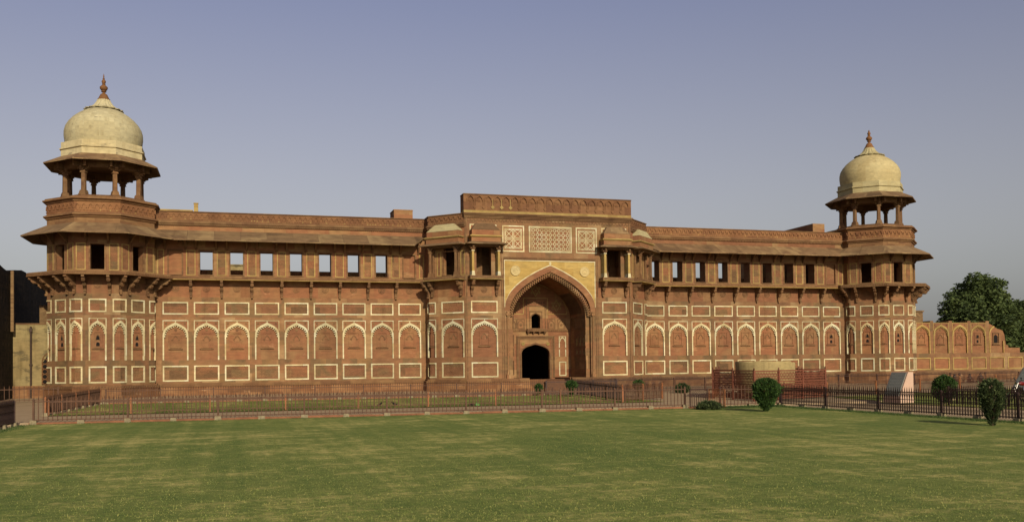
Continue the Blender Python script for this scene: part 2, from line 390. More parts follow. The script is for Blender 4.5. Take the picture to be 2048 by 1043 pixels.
Z_LP = (1.62, 2.85); Z_AR = (3.27, 6.37); Z_UP = (6.81, 7.786)

def panel(M, w, z0, z1, t=0.11, cut=False):
    mb = MB(); h = w / 2
    ring(mb, -h, h, z0, z1, t, -0.1, 0.03, M, 0, cut)
    hbox(mb, -h + t, h - t, -0.12, -0.035, z0 + t, z1 - t, M, 1, cut)
    return mb

def niche(M, w, style=0, cut=False, narrow=False):
    """arched blind niche: thin white outline, spandrels with bosses, white cusped arch, small carved aedicule"""
    mb = MB(); h = w / 2; z0, z1 = Z_AR
    t = 0.06
    mb.box(-h, -h + t, -0.1, 0.012, 5.55, z1 - t, M, 0); mb.box(h - t, h, -0.1, 0.012, 5.55, z1 - t, M, 0)
    hbox(mb, -h, h, -0.1, 0.012, z1 - t, z1, M, 0, cut)
    zs = 5.18 if w > 1.6 else 5.35
    out = arch(h - 0.004, zs, 6.20, 10); ti = 0.135 if w > 1.6 else 0.125
    inn = arch(h - ti, zs, 6.20 - ti * 1.55, 10)
    mb.strip(out, inn, -0.1, 0.035, M, 0)
    # spandrels
    mb.strip(out, [(s, z1 - t) for s, z in out], -0.1, -0.02, M, 1)
    ts = 0.105
    mb.box(-h, -h + ts, -0.1, 0.03, z0, zs, M, 0); mb.box(h - ts, h, -0.1, 0.03, z0, zs, M, 0)
    mb.box(-h + ts, -h + ti + 0.05, -0.1, 0.02, zs - 0.14, zs, M, 0); mb.box(h - ti - 0.05, h - ts, -0.1, 0.02, zs - 0.14, zs, M, 0)
    # cusps
    L = 0; fine = arch(h - ti - 0.01, zs, 6.20 - ti * 1.55 - 0.015, 44)
    seg = [0.0]
    for a, b in zip(fine, fine[1:]): seg.append(seg[-1] + math.dist(a, b))
    n = int(seg[-1] / 0.19); 
    if n % 2 == 0: n += 1
    for i in range(n):
        q = seg[-1] * (i + 0.5) / n
        j = max(k for k in range(len(seg)) if seg[k] <= q); j = min(j, len(fine) - 2)
        (xa, za), (xb, zb) = fine[j], fine[j + 1]; f = (q - seg[j]) / max(1e-6, seg[j + 1] - seg[j])
        x, z = xa + (xb - xa) * f, za + (zb - za) * f
        tx, tz = xb - xa, zb - za; l = math.hypot(tx, tz); tx /= l; tz /= l; nx, nz = tz, -tx
        if nz > 0: nx, nz = -nx, -nz
        if abs(x) < 0.05 and cut: continue
        g = 0.042; e = 0.11
        mb.loop([(x - tx * g, z - tz * g), (x + tx * g, z + tz * g), (x + tx * g * 0.7 + nx * e, z + tz * g * 0.7 + nz * e), (x - tx * g * 0.7 + nx * e, z - tz * g * 0.7 + nz * e)], -0.12, 0.0, M, 0)
    # recessed back
    hbox(mb, -h, h, -0.2, -0.13, z0, z1 - 0.02, M, 1, cut)
    # bosses
    for s in (-1, 1):
        bx, bz = s * (h - 0.25 * min(1, w / 1.8)), 6.13
        pts = [(bx + 0.075 * math.cos(a), bz + 0.075 * math.sin(a)) for a in [k * math.pi / 5 for k in range(10)]]
        mb.loop(pts, -0.05, 0.03, M, 2)
    mb.loop([(-0.03, 6.2), (0.03, 6.2), (0.03, 6.32), (-0.03, 6.32)], -0.05, 0.03, M, 0) if not cut else None
    # little carved aedicule
    aw = min(0.42, h * 0.5)
    ring(mb, -aw, aw, 4.22, 5.4, 0.07, -0.15, -0.08, M, 1, cut)
    if cut:
        hbox(mb, -aw - 0.07, aw + 0.07, -0.15, -0.04, 4.12, 4.19, M, 2, cut)
    else:
        mb.box(-aw - 0.1, aw + 0.1, -0.15, -0.02, 4.1, 4.17, M, 2)
        o = arch(aw * 0.55, 4.75, 5.2, 6); i2 = arch(aw * 0.55 - 0.05, 4.75, 5.12, 6)
        mb.strip(o, i2, -0.15, -0.09, M, 2)
        if style == 1:      # pierced look: near-black plates painting shade on the solid back
            for zb, zt in ((4.32, 4.62), (4.78, 5.1)):
                a = arch(0.12, zb + 0.16, zt, 5)
                mb.loop(a[::1] + [(0.12, zb), (-0.12, zb)], -0.15, -0.118, M, 3)
        else:
            for s in (-1, 1): mb.loop([(s * aw * 0.62 + 0.05 * math.cos(k * math.pi / 4), 4.86 + 0.05 * math.sin(k * math.pi / 4)) for k in range(8)], -0.15, -0.09, M, 2)
        rr = [(0.11 * math.cos(k * math.pi / 6), 5.62 + 0.11 * math.sin(k * math.pi / 6)) for k in range(12)]
        mb.loop(rr, -0.15, -0.1, M, 2)
    return mb
M_SHADE = simple("opening_shade_black", (0.012, 0.009, 0.007, 1), 1.0, 0.1)  # near-black colour painting the shade inside openings, on solid plates
NICHE_M = [M_MARB, M_RED, M_CARV, M_SHADE]
PANEL_M = [M_MARB, M_INF]
TALL_M = [M_BUFF, M_INF]

def tall_panel(M, s, w=0.7):
    mb = MB(); ring(mb, s - w / 2, s + w / 2, 9.86, 11.85, 0.07, -0.02, 0.03, M, 0)
    mb.box(s - w / 2 + 0.07, s + w / 2 - 0.07, -0.02, 0.012, 9.93, 11.78, M, 1)
    return mb
def win_frame(M, s, w=0.95):
    mb = MB(); t = 0.11
    mb.box(s - w / 2 - t, s - w / 2, -0.05, 0.05, 9.86, 11.9, M); mb.box(s + w / 2, s + w / 2 + t, -0.05, 0.05, 9.86, 11.9, M)
    mb.box(s - w / 2, s + w / 2, -0.05, 0.05, 11.785, 11.9, M); mb.box(s - w / 2, s + w / 2, -0.05, 0.06, 9.86, 9.935, M)
    return mb
def bracket(M, s, proj, wd=0.2, zt=9.45, zb=8.2):
    """stepped serpentine corbel"""
    mb = MB(); n = 5; h = zt - zb
    prof = [(0.0, zb), (0.1, zb + 0.02), (0.16, zb + 0.16), (0.12, zb + 0.24), (0.3 * proj, zb + 0.4 * h), (0.36 * proj, zb + 0.36 * h), (0.5 * proj, zb + 0.5 * h), (0.47 * proj, zb + 0.58 * h), (0.68 * proj, zb + 0.66 * h), (0.74 * proj, zb + 0.62 * h), (0.86 * proj, zb + 0.76 * h), (0.84 * proj, zb + 0.82 * h), (proj * 0.97, zb + 0.86 * h), (proj * 0.97, zt), (0.0, zt)]
    m = len(prof); P = [M(s - wd / 2, d, z) for d, z in prof] + [M(s + wd / 2, d, z) for d, z in prof]
    mb.add(P, [(i, (i + 1) % m, m + (i + 1) % m, m + i) for i in range(m)])
    # side faces as quads between the profile and the wall line
    for o in (0, m):
        for i in range(m - 2):
            a = o + i; b = o + i + 1
            da, za = prof[i]; db, zb_ = prof[i + 1]
            mb.add([M((s - wd / 2) if o == 0 else (s + wd / 2), 0, za), M((s - wd / 2) if o == 0 else (s + wd / 2), da, za), M((s - wd / 2) if o == 0 else (s + wd / 2), db, zb_), M((s - wd / 2) if o == 0 else (s + wd / 2), 0, zb_)], [(0, 1, 2, 3)])
    # drop bud
    mb.box(s - wd * 0.38, s + wd * 0.38, 0.02, 0.2, zb - 0.1, zb + 0.06, M)
    mb.box(s - wd * 0.62, s + wd * 0.62, proj * 0.55, proj * 0.78, zb + 0.66 * h, zb + 0.78 * h, M)
    mb.box(s - wd * 0.62, s + wd * 0.62, proj * 0.2, proj * 0.42, zb + 0.42 * h, zb + 0.54 * h, M)
    return mb
def eave_bracket(M, s, z=12.2, proj=0.75):
    mb = MB(); P = [(0, z - 0.35), (0.1, z - 0.33), (0.25, z - 0.1), (proj, z + 0.38), (proj, z + 0.5), (0, z + 0.75)]
    m = len(P); mb.add([M(s - 0.07, d, zz) for d, zz in P] + [M(s + 0.07, d, zz) for d, zz in P], [tuple(range(m)), tuple(range(2 * m - 1, m - 1, -1))] + [(i, (i + 1) % m, m + (i + 1) % m, m + i) for i in range(m)])
    return mb
def rope(mb, s0, s1, d, z0, z1, M, step=0.17, mat=0):
    n = max(1, int((s1 - s0) / step)); q = (s1 - s0) / n
    for i in range(n):
        a = s0 + i * q
        mb.loop([(a, z0), (a + q * 0.62, z0), (a + q * 0.95, z1), (a + q * 0.33, z1)], d - 0.06, d, M, mat)
def rosette(M, s, z, r=0.28):
    mb = MB()
    for r0, r1, dd in ((r, r - 0.05, 0.05), (r * 0.62, r * 0.45, 0.045), (r * 0.2, 0.0, 0.05)):
        A = [(s + r0 * math.cos(k * math.pi / 10), z + r0 * math.sin(k * math.pi / 10)) for k in range(21)]
        B = [(s + r1 * math.cos(k * math.pi / 10), z + r1 * math.sin(k * math.pi / 10)) for k in range(21)]
        mb.strip(A, B, -0.08, dd - 0.06, M, 0, ends=False)
    return mb

def frieze(mb, s0, s1, M, z0, z1, step=0.41, gold=True, dots=None):
    """carved row of little pointed arches with diamonds between, under a coping"""
    n = max(1, round((s1 - s0) / step)); q = (s1 - s0) / n; zm = z0 + 0.16 * (z1 - z0)
    for i in range(n):
        c = s0 + (i + 0.5) * q
        o = arch(q * 0.42, zm + 0.22 * (z1 - z0), z1 - 0.08, 5, c); ii = arch(q * 0.42 - 0.06, zm + 0.22 * (z1 - z0), z1 - 0.16, 5, c)
        mb.strip(o, ii, -0.02, 0.065, M, 0)
        for s in (c, c - q / 2):
            if dots and random.random() < dots: mt = 2
            else: mt = 0
            e = 0.052
            mb.loop([(s - e, zm), (s, zm - e), (s + e, zm), (s, zm + e)], -0.02, 0.035, M, mt)

# ------------------------------------------------------------------ ground
def zg(y): return 0.0 if y < -28.3 else (0.11 + (y + 28.3) * 0.43 / 28.3 if y < 0 else 0.54)
def sheet(name, x0, x1, y0, y1, m, lift, nx=40, ny=40, rough=0.0):
    mb = MB(); P = []
    ys = [y0 + (y1 - y0) * j / ny for j in range(ny + 1)]
    for y in ys:
        for i in range(nx + 1):
            x = x0 + (x1 - x0) * i / nx
            P.append((x, y, zg(y) + lift + rough * (math.sin(x * 0.31 + y * 0.17) + math.sin(x * 0.11 - y * 0.29)) ))
    mb.add(P, [(j * (nx + 1) + i, j * (nx + 1) + i + 1, (j + 1) * (nx + 1) + i + 1, (j + 1) * (nx + 1) + i) for j in range(ny) for i in range(nx)])
    return struct(mb.build(name, m, smooth=True))
mb = MB()
ys = [-600, -120, -28.35, -28.25, -20, -10, 0, 60, 300, 1500]; xs = [-1200, -300, -60, 0, 60, 300, 1200]
mb.add([(x, y, zg(y) - 0.012) for y in ys for x in xs], [(j * 7 + i, j * 7 + i + 1, (j + 1) * 7 + i + 1, (j + 1) * 7 + i) for j in range(len(ys) - 1) for i in range(6)])
struct(mb.build("ground", M_PATH))
def quad_sheet(name, pts, m, lift, n=60):
    """sheet over a quadrilateral of plan points (counter-clockwise)"""
    mb = MB(); P = []
    a, b, c, d = pts
    for j in range(n + 1):
        for i in range(n + 1):
            u, v = i / n, j / n
            x = (1 - u) * (1 - v) * a[0] + u * (1 - v) * b[0] + u * v * c[0] + (1 - u) * v * d[0]
            y = (1 - u) * (1 - v) * a[1] + u * (1 - v) * b[1] + u * v * c[1] + (1 - u) * v * d[1]
            P.append((x, y, zg(y) + lift))
    mb.add(P, [(j * (n + 1) + i, j * (n + 1) + i + 1, (j + 1) * (n + 1) + i + 1, (j + 1) * (n + 1) + i) for j in range(n) for i in range(n)])
    return struct(mb.build(name, m, smooth=True))
FL = (-34.3, -28.55); FR = (4.9, -29.9)          # the ends of the front fence
quad_sheet("lawn", [(-34.3, -90), (4.9, -90), (4.9, -30.05), (-34.3, -28.72)], M_LAWN, 0.03)
quad_sheet("inner_lawn", [(-34.4, -23.4), (0.6, -24.0), (-1.2, -12.7), (-33.2, -11.9)], M_LAWN2, 0.03)
quad_sheet("side_lawn", [(12.8, -60), (60, -60), (60, -10), (12.8, -23.6)], M_LAWN2, 0.03)
# red stone kerb along the lawn, split in blocks by its joints
mb = MB(); kx = FL[0]
while kx < 0.2:
    L = random.uniform(1.3, 2.2); e = min(kx + L - 0.012, 0.4)
    yk = lambda x: FL[1] + (FR[1] - FL[1]) * (x - FL[0]) / (FR[0] - FL[0])
    h = 0.13 + random.uniform(-0.015, 0.015)
    mb.add([(kx, yk(kx) - 0.1, -0.05), (e, yk(e) - 0.1, -0.05), (e, yk(e) + 0.12, -0.05), (kx, yk(kx) + 0.12, -0.05), (kx, yk(kx) - 0.1, h), (e, yk(e) - 0.1, h), (e, yk(e) + 0.12, h), (kx, yk(kx) + 0.12, h)],
           [(0, 3, 2, 1), (4, 5, 6, 7), (0, 1, 5, 4), (1, 2, 6, 5), (2, 3, 7, 6), (3, 0, 4, 7)])
    kx = e + 0.012
struct(mb.build("kerb", M_KERB))
mb = MB(); mb.box(-33.2, -3, -11.95, -11.7, 0.2, 0.45); struct(mb.build("inner_kerb", M_KERB))

# ------------------------------------------------------------------ the palace
palace = thing("palace", "long red sandstone Mughal palace with domed corner towers and a tall arched gateway", "palace", (0, 0, 0.4))
BAY = 2.2926; BW = 1.8817; B0 = 11.098
TA, TX, TY = 3.745, 34.63, 0.785
TS = TA * math.tan(R_(22.5)) * 2                   # side of the tower's octagon

def lower(mb, M, s0, s1, cells, zone=True, ztop=8.17):
    """pilasters and string courses around the recessed bays; mat 0 frame, mat 1 red zone under the balcony"""
    x = s0
    for a, b in list(cells) + [(s1, s1)]:
        if a - x > 1e-3: mb.box(x, a, -0.2, 0.0, 1.5, ztop, M, 0)
        x = b
    for a, b in cells:
        for z0, z1 in ((1.5, Z_LP[0]), (Z_LP[1], Z_AR[0]), (Z_AR[1], Z_UP[0]), (Z_UP[1], ztop)):
            mb.box(a, b, -0.2, -0.004, z0, z1, M, 0)
    if zone: mb.box(s0, s1, -0.2, -0.05, ztop, 9.45, M, 1)

def plinth(mb, M, s0, s1, mat=2):
    mb.box(s0, s1, -0.2, 0.26, 0.2, 1.2, M, mat); mb.box(s0, s1, -0.2, 0.32, 1.2, 1.26, M, 3)
    mb.box(s0, s1, -0.2, 0.27, 1.26, 1.38, M, 3); mb.box(s0, s1, -0.2, 0.16, 1.38, 1.503, M, 3)
    rope(mb, s0, s1, 0.315, 1.27, 1.37, M, 0.2, 3)
WALL_M = [M_WALL, M_RED, M_BASE, M_CARV, M_UP]

def slab(mb, M, s0, s1, p, dz=0.0):
    mb.box(s0, s1, -0.05, p, 9.45 + dz, 9.495 + dz, M, 0); mb.box(s0, s1, -0.05, p - 0.05, 9.495 + dz, 9.74 + dz, M, 1)
    rope(mb, s0, s1, p - 0.015, 9.55 + dz, 9.69 + dz, M, 0.15, 1)
SLAB_M = [M_BUFF, M_CARV]

def cornice(mb, M, s0, s1, ext=0.0):
    for z0, z1, d in ((13.73, 13.80, 0.08), (13.80, 13.90, 0.15), (13.90, 13.99, 0.22), (13.99, 14.06, 0.14), (14.06, 14.12, 0.06)):
        mb.box(s0, s1, -0.4, d, z0, z1, M, 1)
    n = int((s1 - s0) / 0.16)
    for i in range(n):
        a = s0 + (i + 0.25) * (s1 - s0) / n; mb.box(a, a + 0.08, -0.1, 0.145, 13.74, 13.797, M, 1)
def parapet(M, s0, s1, dots=0.18):
    mb = MB(); cornice(mb, M, s0, s1)
    mb.box(s0, s1, -0.4, 0.0, 14.12, 14.79, M, 0); mb.box(s0, s1, -0.42, 0.07, 14.79, 14.86, M, 1)
    frieze(mb, s0, s1, M, 14.14, 14.8, 0.42, dots=dots)
    return mb
M_FRZ = stone("sandstone_frieze", [lin(132, 82, 56), lin(148, 94, 62), lin(156, 102, 68), lin(140, 88, 60)], (1.0, 0.75), stain=(0.55, 0.45), pale=(0.68, 0.5, lin(196, 156, 104)))
PAR_M = [M_FRZ, M_CARV, M_BUFF]

# ---- wings
for sg in (-1, 1):
    M = plane(0, 0, 0)
    cs = sorted(sg * (B0 + i * BAY) for i in range(9))
    cells = [(c - BW / 2, c + BW / 2) for c in cs]
    s0, s1 = (9.3, 31.4) if sg > 0 else (-31.4, -9.3)
    mb = MB()
    lower(mb, M, s0, s1, cells); plinth(mb, M, s0, s1)
    mb.box(s0, s1, -1.1, -0.2, 0.2, 9.75, M, 0)
    opens = [i for i in range(9) if not (i == 8 or (i == 0 and sg < 0))]
    oc = sorted(sg * (B0 + i * BAY) for i in opens)
    x = s0
    for c in oc + [None]:
        e = s1 if c is None else c - 0.475
        bl = [sg * (B0 + i * BAY) for i in range(9) if i not in opens and x < sg * (B0 + i * BAY) < e]
        xx = x
        for bc in sorted(bl):
            mb.box(xx, bc - 0.475, -1.0, 0, 9.75, 11.9, M, 4); mb.box(bc - 0.475, bc + 0.475, -1.0, -0.13, 9.75, 11.9, M, 1); xx = bc + 0.475
        mb.box(xx, e, -1.0, 0, 9.75, 11.9, M, 4)
        if c is not None:
            mb.box(c - 0.475, c + 0.475, -1.0, 0, 9.75, 9.935, M, 4); mb.box(c - 0.475, c + 0.475, -1.0, 0, 11.785, 11.9, M, 4); x = c + 0.475
    mb.box(s0, s1, -1.0, 0, 11.9, 13.73, M, 4)
    mb.box(s0, s1, -3.6, -1.0, 13.0, 13.25, M, 4)                     # unseen corridor roof, added to darken the corridor
    mb.box(s0, s1, -3.6, -3.0, 0.4, 10.62, M, 4)                      # rear wall of the corridor
    wing = mb.build("wing", WALL_M, palace, (sg * 20.5, 0, 0.4))
    # bays, shared meshes
    c0 = cs[0]; Mc = plane(c0, 0, 0)
    pl = panel(Mc, BW, *Z_LP).build("framed_panel", PANEL_M, wing); pu = panel(Mc, BW, *Z_UP, 0.1).build("framed_panel", PANEL_M, wing)
    na = niche(Mc, BW).build("arched_niche", NICHE_M, wing)
    for c in cs[1:]:
        sh = (c - c0, 0, 0); dup(pl, wing, sh); dup(pu, wing, sh)
        if sg > 0 and abs(c - (B0 + 8 * BAY)) < 0.1: niche(plane(c, 0, 0), BW, 1).build("arched_niche", NICHE_M, wing)
        else: dup(na, wing, sh)
    ro = rosette(Mc, 0, 8.86).build("rosette", M_CARV, wing)
    for c in cs[1:]: dup(ro, wing, (c - c0, 0, 0))
    bs = sorted(sg * (B0 + (i + 0.5) * BAY) for i in range(8))
    b0 = bracket(plane(bs[0], 0, 0), 0, 0.85).build("bracket", M_CARV, wing)
    for b in bs[1:]: dup(b0, wing, (b - bs[0], 0, 0))
    t0 = tall_panel(plane(bs[0], 0, 0), 0).build("tall_panel", TALL_M, wing)
    for b in bs[1:]: dup(t0, wing, (b - bs[0], 0, 0))
    tall_panel(plane(sg * 30.5, 0, 0), 0, 0.5).build("tall_panel", TALL_M, wing)
    tall_panel(plane(sg * 10.07, 0, 0), 0, 0.4).build("tall_panel", TALL_M, wing)
    w0 = win_frame(plane(oc[0], 0, 0), 0).build("window", M_CARV, wing)
    for c in oc[1:]: dup(w0, wing, (c - oc[0], 0, 0))
    for c in cs:
        if c not in oc: win_frame(plane(c, 0, 0), 0).build("blind_window", M_CARV, wing)
    e0 = eave_bracket(plane(cs[0] - 0.75, 0, 0), 0).build("eave_bracket", M_CARV, wing); first = True
    for c in cs:
        for q in (-0.75, 0.75):
            if first: first = False; continue
            dup(e0, wing, (c + q - (cs[0] - 0.75), 0, 0))
    mb = MB(); slab(mb, M, s0 if sg > 0 else -31.2, s1 if sg < 0 else 31.2, 0.9); mb.build("balcony_slab", SLAB_M, wing)
    # sloping eave
    mb = MB(); xa, xb = 9.75, 31.2
    e = [(xa, 0.0, 13.37), (xb, 0.0, 13.37), (xb, -1.65, 12.47), (xa + 1.15, -1.65, 12.47), (xa, 0.0, 13.27), (xb, 0.0, 13.27), (xb, -1.65, 12.39), (xa + 1.15, -1.65, 12.39)]
    mb.add([(sg * x, y, z) for x, y, z in e], [(0, 1, 2, 3), (4, 7, 6, 5), (3, 2, 6, 7), (0, 3, 7, 4), (1, 5, 6, 2), (0, 4, 5, 1)])
    mb.build("eave", M_EAVE, wing)
    parapet(M, s0, s1).build("parapet", PAR_M, wing)

# ---- corner towers
def column_mesh(mb, M, z0, z1, wd=0.3, mats=(0, 0, 0), bq=1.0):
    """square Mughal column with stepped base, bevelled shaft and bracketed capital; M(s,d,z) centred on s=d=0"""
    h = z1 - z0
    for a, b, q, m in ((z0, z0 + 0.1, 0.9, 1), (z0 + 0.1, z0 + 0.26, 0.76, 1), (z0 + 0.26, z0 + 0.36, 0.66, 1)):
        q *= bq; mb.box(-wd * q, wd * q, -wd * q, wd * q, a, b, M, mats[m])
    r = wd * 0.5; c = r * 0.68
    oc = [(r, c), (c, r), (-c, r), (-r, c), (-r, -c), (-c, -r), (c, -r), (r, -c)]
    zt = z1 - 0.42
    P = [M(x, y, z) for z, q in ((z0 + 0.36, 1.04), (zt, 0.94)) for x, y in [(x * q, y * q) for x, y in oc]]
    mb.add(P, [tuple(range(7, -1, -1)), tuple(range(8, 16))] + [(k, (k + 1) % 8, 8 + (k + 1) % 8, 8 + k) for k in range(8)], mats[0])
    mb.box(-wd * 0.62, wd * 0.62, -wd * 0.62, wd * 0.62, zt, zt + 0.09, M, mats[1])
    mb.box(-wd * 0.56, wd * 0.56, -wd * 0.56, wd * 0.56, zt + 0.09, zt + 0.2, M, mats[2])
    # four corbel arms
    for sx, sy in ((1, 0), (-1, 0), (0, 1), (0, -1)):
        for k, (q0, q1) in enumerate(((0.5, 1.0), (0.5, 1.5))):
            a0, a1 = wd * q0, wd * q1; za, zb = zt + 0.2 + 0.11 * k, zt + 0.31 + 0.11 * k
            hw = wd * 0.34 - 0.004 * k
            if sx: mb.box(min(sx * a0, sx * a1), max(sx * a0, sx * a1), -hw, hw, za, zb, M, mats[2])
            else: mb.box(-hw, hw, min(sy * a0, sy * a1), max(sy * a0, sy * a1), za, zb, M, mats[2])
    mb.box(-wd * 0.5, wd * 0.5, -wd * 0.5, wd * 0.5, zt + 0.2, z1, M, mats[2])

for sg in (-1, 1):
    cx, cy = sg * TX, TY
    mb = MB()
    mb.octa([(TA - 0.21, 0.2), (TA - 0.21, 9.5)], cx, cy, 0)
    q = TA
    mb.octa([(q - 0.3, 0.2), (q + 0.26, 0.2), (q + 0.26, 1.2), (q + 0.32, 1.2), (q + 0.32, 1.26), (q + 0.27, 1.26), (q + 0.27, 1.38), (q + 0.16, 1.38), (q + 0.16, 1.503), (q - 0.3, 1.503)], cx, cy, 2, close=True)
    FM = {f: plane(cx + TA * math.sin(R_(f)), cy - TA * math.cos(R_(f)), f) for f in range(-135, 225, 45)}
    h = TS / 2
    inner = -sg * 90                     # the face that meets the wing: left tower +90, right tower -90
    for f in (-90, -45, 0, 45, 90):
        Mf = FM[f]; lower(mb, Mf, -h, h, [(-h, -h + 0.53), (-0.605, 0.605), (h - 0.53, h)])
        L = (TA + 0.32) * math.tan(R_(22.5)); rope(mb, -L, L, 0.315, 1.27, 1.37, Mf, 0.2, 3)
        if f == inner: mb.box(-h, h, -0.5, 0, 9.75, 13.4, Mf, 4)
        else:
            mb.box(-h, -0.475, -0.5, 0, 9.75, 13.4, Mf, 4); mb.box(0.475, h, -0.5, 0, 9.75, 13.4, Mf, 4)
            mb.box(-0.475, 0.475, -0.5, 0, 9.75, 9.935, Mf, 4); mb.box(-0.475, 0.475, -0.5, 0, 11.785, 13.4, Mf, 4)
    for f in (135, 180, -135): mb.box(-h, h, -0.4, 0, 0.2, 13.4, FM[f], 4)
    mb.octa([(TA - 0.4, 9.5), (TA - 0.4, 9.7)], cx, cy, 4); mb.octa([(TA - 0.3, 13.2), (TA - 0.3, 13.35)], cx, cy, 4)
    tw = mb.build("corner_tower", WALL_M, palace, (cx, cy, 0.4))
    if sg < 0: tw['label'] = "left corner tower with a weathered pale dome"
    else: tw['label'] = "right corner tower with a smooth tan dome"
    cr = (TA / math.cos(R_(22.5)))
    for f in (-90, -45, 0, 45, 90):
        Mf = FM[f]
        panel(Mf, 1.21, *Z_LP).build("framed_panel", PANEL_M, tw); panel(Mf, 1.21, *Z_UP, 0.1).build("framed_panel", PANEL_M, tw)
        niche(Mf, 1.21, 1).build("arched_niche", NICHE_M, tw)
        if f != inner: win_frame(Mf, 0).build("window", M_CARV, tw)
        for s in (-1.12, 1.12): tall_panel(Mf, s, 0.66).build("tall_panel", TALL_M, tw)
        for s in (-0.84, 0.84): bracket(Mf, s, 1.25).build("bracket", M_CARV, tw)
        for s in (-0.75, 0.75): eave_bracket(Mf, s).build("eave_bracket", M_CARV, tw)
        rosette(Mf, 0, 8.86).build("rosette", M_CARV, tw)
    for f in (-90, -45, 0, 45):
        a = R_(f + 22.5); Mk = fold(cx + cr * math.sin(a), cy - cr * math.cos(a), f, f + 45)
        panel(Mk, 1.06, *Z_LP, cut=True).build("framed_panel", PANEL_M, tw); panel(Mk, 1.06, *Z_UP, 0.1, cut=True).build("framed_panel", PANEL_M, tw)
        niche(Mk, 1.06, cut=True).build("arched_niche", NICHE_M, tw)
    for f in (-67.5, -22.5, 22.5, 67.5): bracket(plane(cx + cr * math.sin(R_(f)) * 0.99, cy - cr * math.cos(R_(f)) * 0.99, f), 0, 1.36).build("bracket", M_CARV, tw)
    mb = MB(); mb.octa([(3.5, 9.453), (5.05, 9.453), (5.05, 9.533), (4.98, 9.533), (4.98, 9.743), (3.5, 9.743)], cx, cy, 1, close=True)
    for f in (-90, -45, 0, 45, 90): rope(mb, -4.98 * math.tan(R_(22.5)), 4.98 * math.tan(R_(22.5)), 4.98 - TA + 0.055, 9.553, 9.69, FM[f], 0.15, 1)
    mb.build("balcony_slab", SLAB_M, tw)
    mb = MB(); mb.octa([(3.7, 13.375), (5.4, 12.475), (5.4, 12.395), (3.7, 13.275)], cx, cy, 0, close=True); mb.build("eave", M_EAVE, tw)
    # parapet drum
    mb = MB(); a = TA
    mb.octa([(a - 0.3, 13.34), (a + 0.003, 13.34), (a + 0.003, 13.72), (a + 0.1, 13.75), (a + 0.12, 13.82), (a + 0.25, 13.9), (a + 0.25, 13.98), (a + 0.12, 14.04), (a + 0.02, 14.1)], cx, cy, 1, cap=False)
    mb.octa([(a + 0.02, 14.1), (a + 0.02, 14.86)], cx, cy, 0, cap=False)
    mb.octa([(a + 0.02, 14.86), (a + 0.1, 14.9), (a + 0.12, 14.98), (a + 0.3, 15.06), (a + 0.3, 15.14), (a + 0.14, 15.2), (a + 0.14, 15.27), (0.3, 15.27)], cx, cy, 1, cap=False)
    for f in (-90, -45, 0, 45, 90): frieze(mb, -h - 0.01, h + 0.01, plane(cx + (a + 0.02) * math.sin(R_(f)), cy - (a + 0.02) * math.cos(R_(f)), f), 14.13, 14.85, 0.42, dots=0.15)
    mb.build("parapet", PAR_M, tw)
    # chhatri
    mb = MB(); mb.octa([(0.2, 15.25), (3.1, 15.25), (3.1, 15.38), (2.98, 15.42), (2.98, 15.53), (0.2, 15.53)], cx, cy, 0, cap=False)
    for k in range(8): rope(mb, -1.22, 1.22, 2.98 + 0.03 - 2.98, 15.43, 15.52, plane(cx + 2.98 * math.sin(R_(45 * k)), cy - 2.98 * math.cos(R_(45 * k)), 45 * k), 0.2)
    mb.build("chhatri_platform", M_CARV, tw)
    for k in range(8):
        t = 22.5 + 45 * k; mb = MB(); column_mesh(mb, plane(cx + 2.8 * math.sin(R_(t)), cy - 2.8 * math.cos(R_(t)), t), 15.53, 17.62, 0.31); mb.build("column", M_CARV, tw)
    mb = MB(); mb.octa([(2.35, 17.6), (2.86, 17.6), (2.86, 18.5), (2.35, 18.5)], cx, cy, 0, close=True); mb.octa([(2.4, 18.1), (2.4, 18.2)], cx, cy, 0)
    for k in range(8):
        Mk = plane(cx + 2.86 * math.sin(R_(45 * k)), cy - 2.86 * math.cos(R_(45 * k)), 45 * k)
        for s in (-0.9, 0.9): mb.loop([(s - 0.08, 17.62), (s + 0.08, 17.62), (s + 0.08, 18.2), (s - 0.08, 18.2)], 0, 0.5, Mk, 0)
    mb.build("beam", M_CARV, tw)
    mb = MB(); mb.octa([(2.75, 18.68), (3.98, 18.02), (3.98, 17.93), (2.75, 18.56)], cx, cy, 0, close=True); mb.build("chhatri_eave", M_EAVE, tw)
    md = M_DOME_OLD if sg < 0 else M_DOME
    mb = MB(); mb.octa([(2.5, 18.45), (2.85, 18.45), (2.85, 19.08), (2.95, 19.12), (2.95, 19.2), (2.84, 19.25), (2.84, 19.66), (2.3, 19.7)], cx, cy, 0, cap=False); mb.build("dome_base", md, tw)
    mb = MB(); mb.lathe([(2.66, 19.55), (2.76, 19.95), (2.82, 20.4), (2.81, 20.75), (2.72, 21.1), (2.52, 21.45), (2.22, 21.8), (1.86, 22.1), (1.46, 22.36), (1.1, 22.55), (0.9, 22.64)], cx, cy, 48, cap=False); mb.build("dome", md, tw, smooth=True)
    mb = MB(); mb.lathe([(1.3, 22.5), (1.34, 22.56), (1.12, 22.62), (0.86, 22.76), (0.64, 22.98), (0.5, 23.2), (0.44, 23.36), (0.1, 23.4)], cx, cy, 48, cap=False, rib=0.09, ribs=16)
    mb.build("lotus_cap", md, tw)
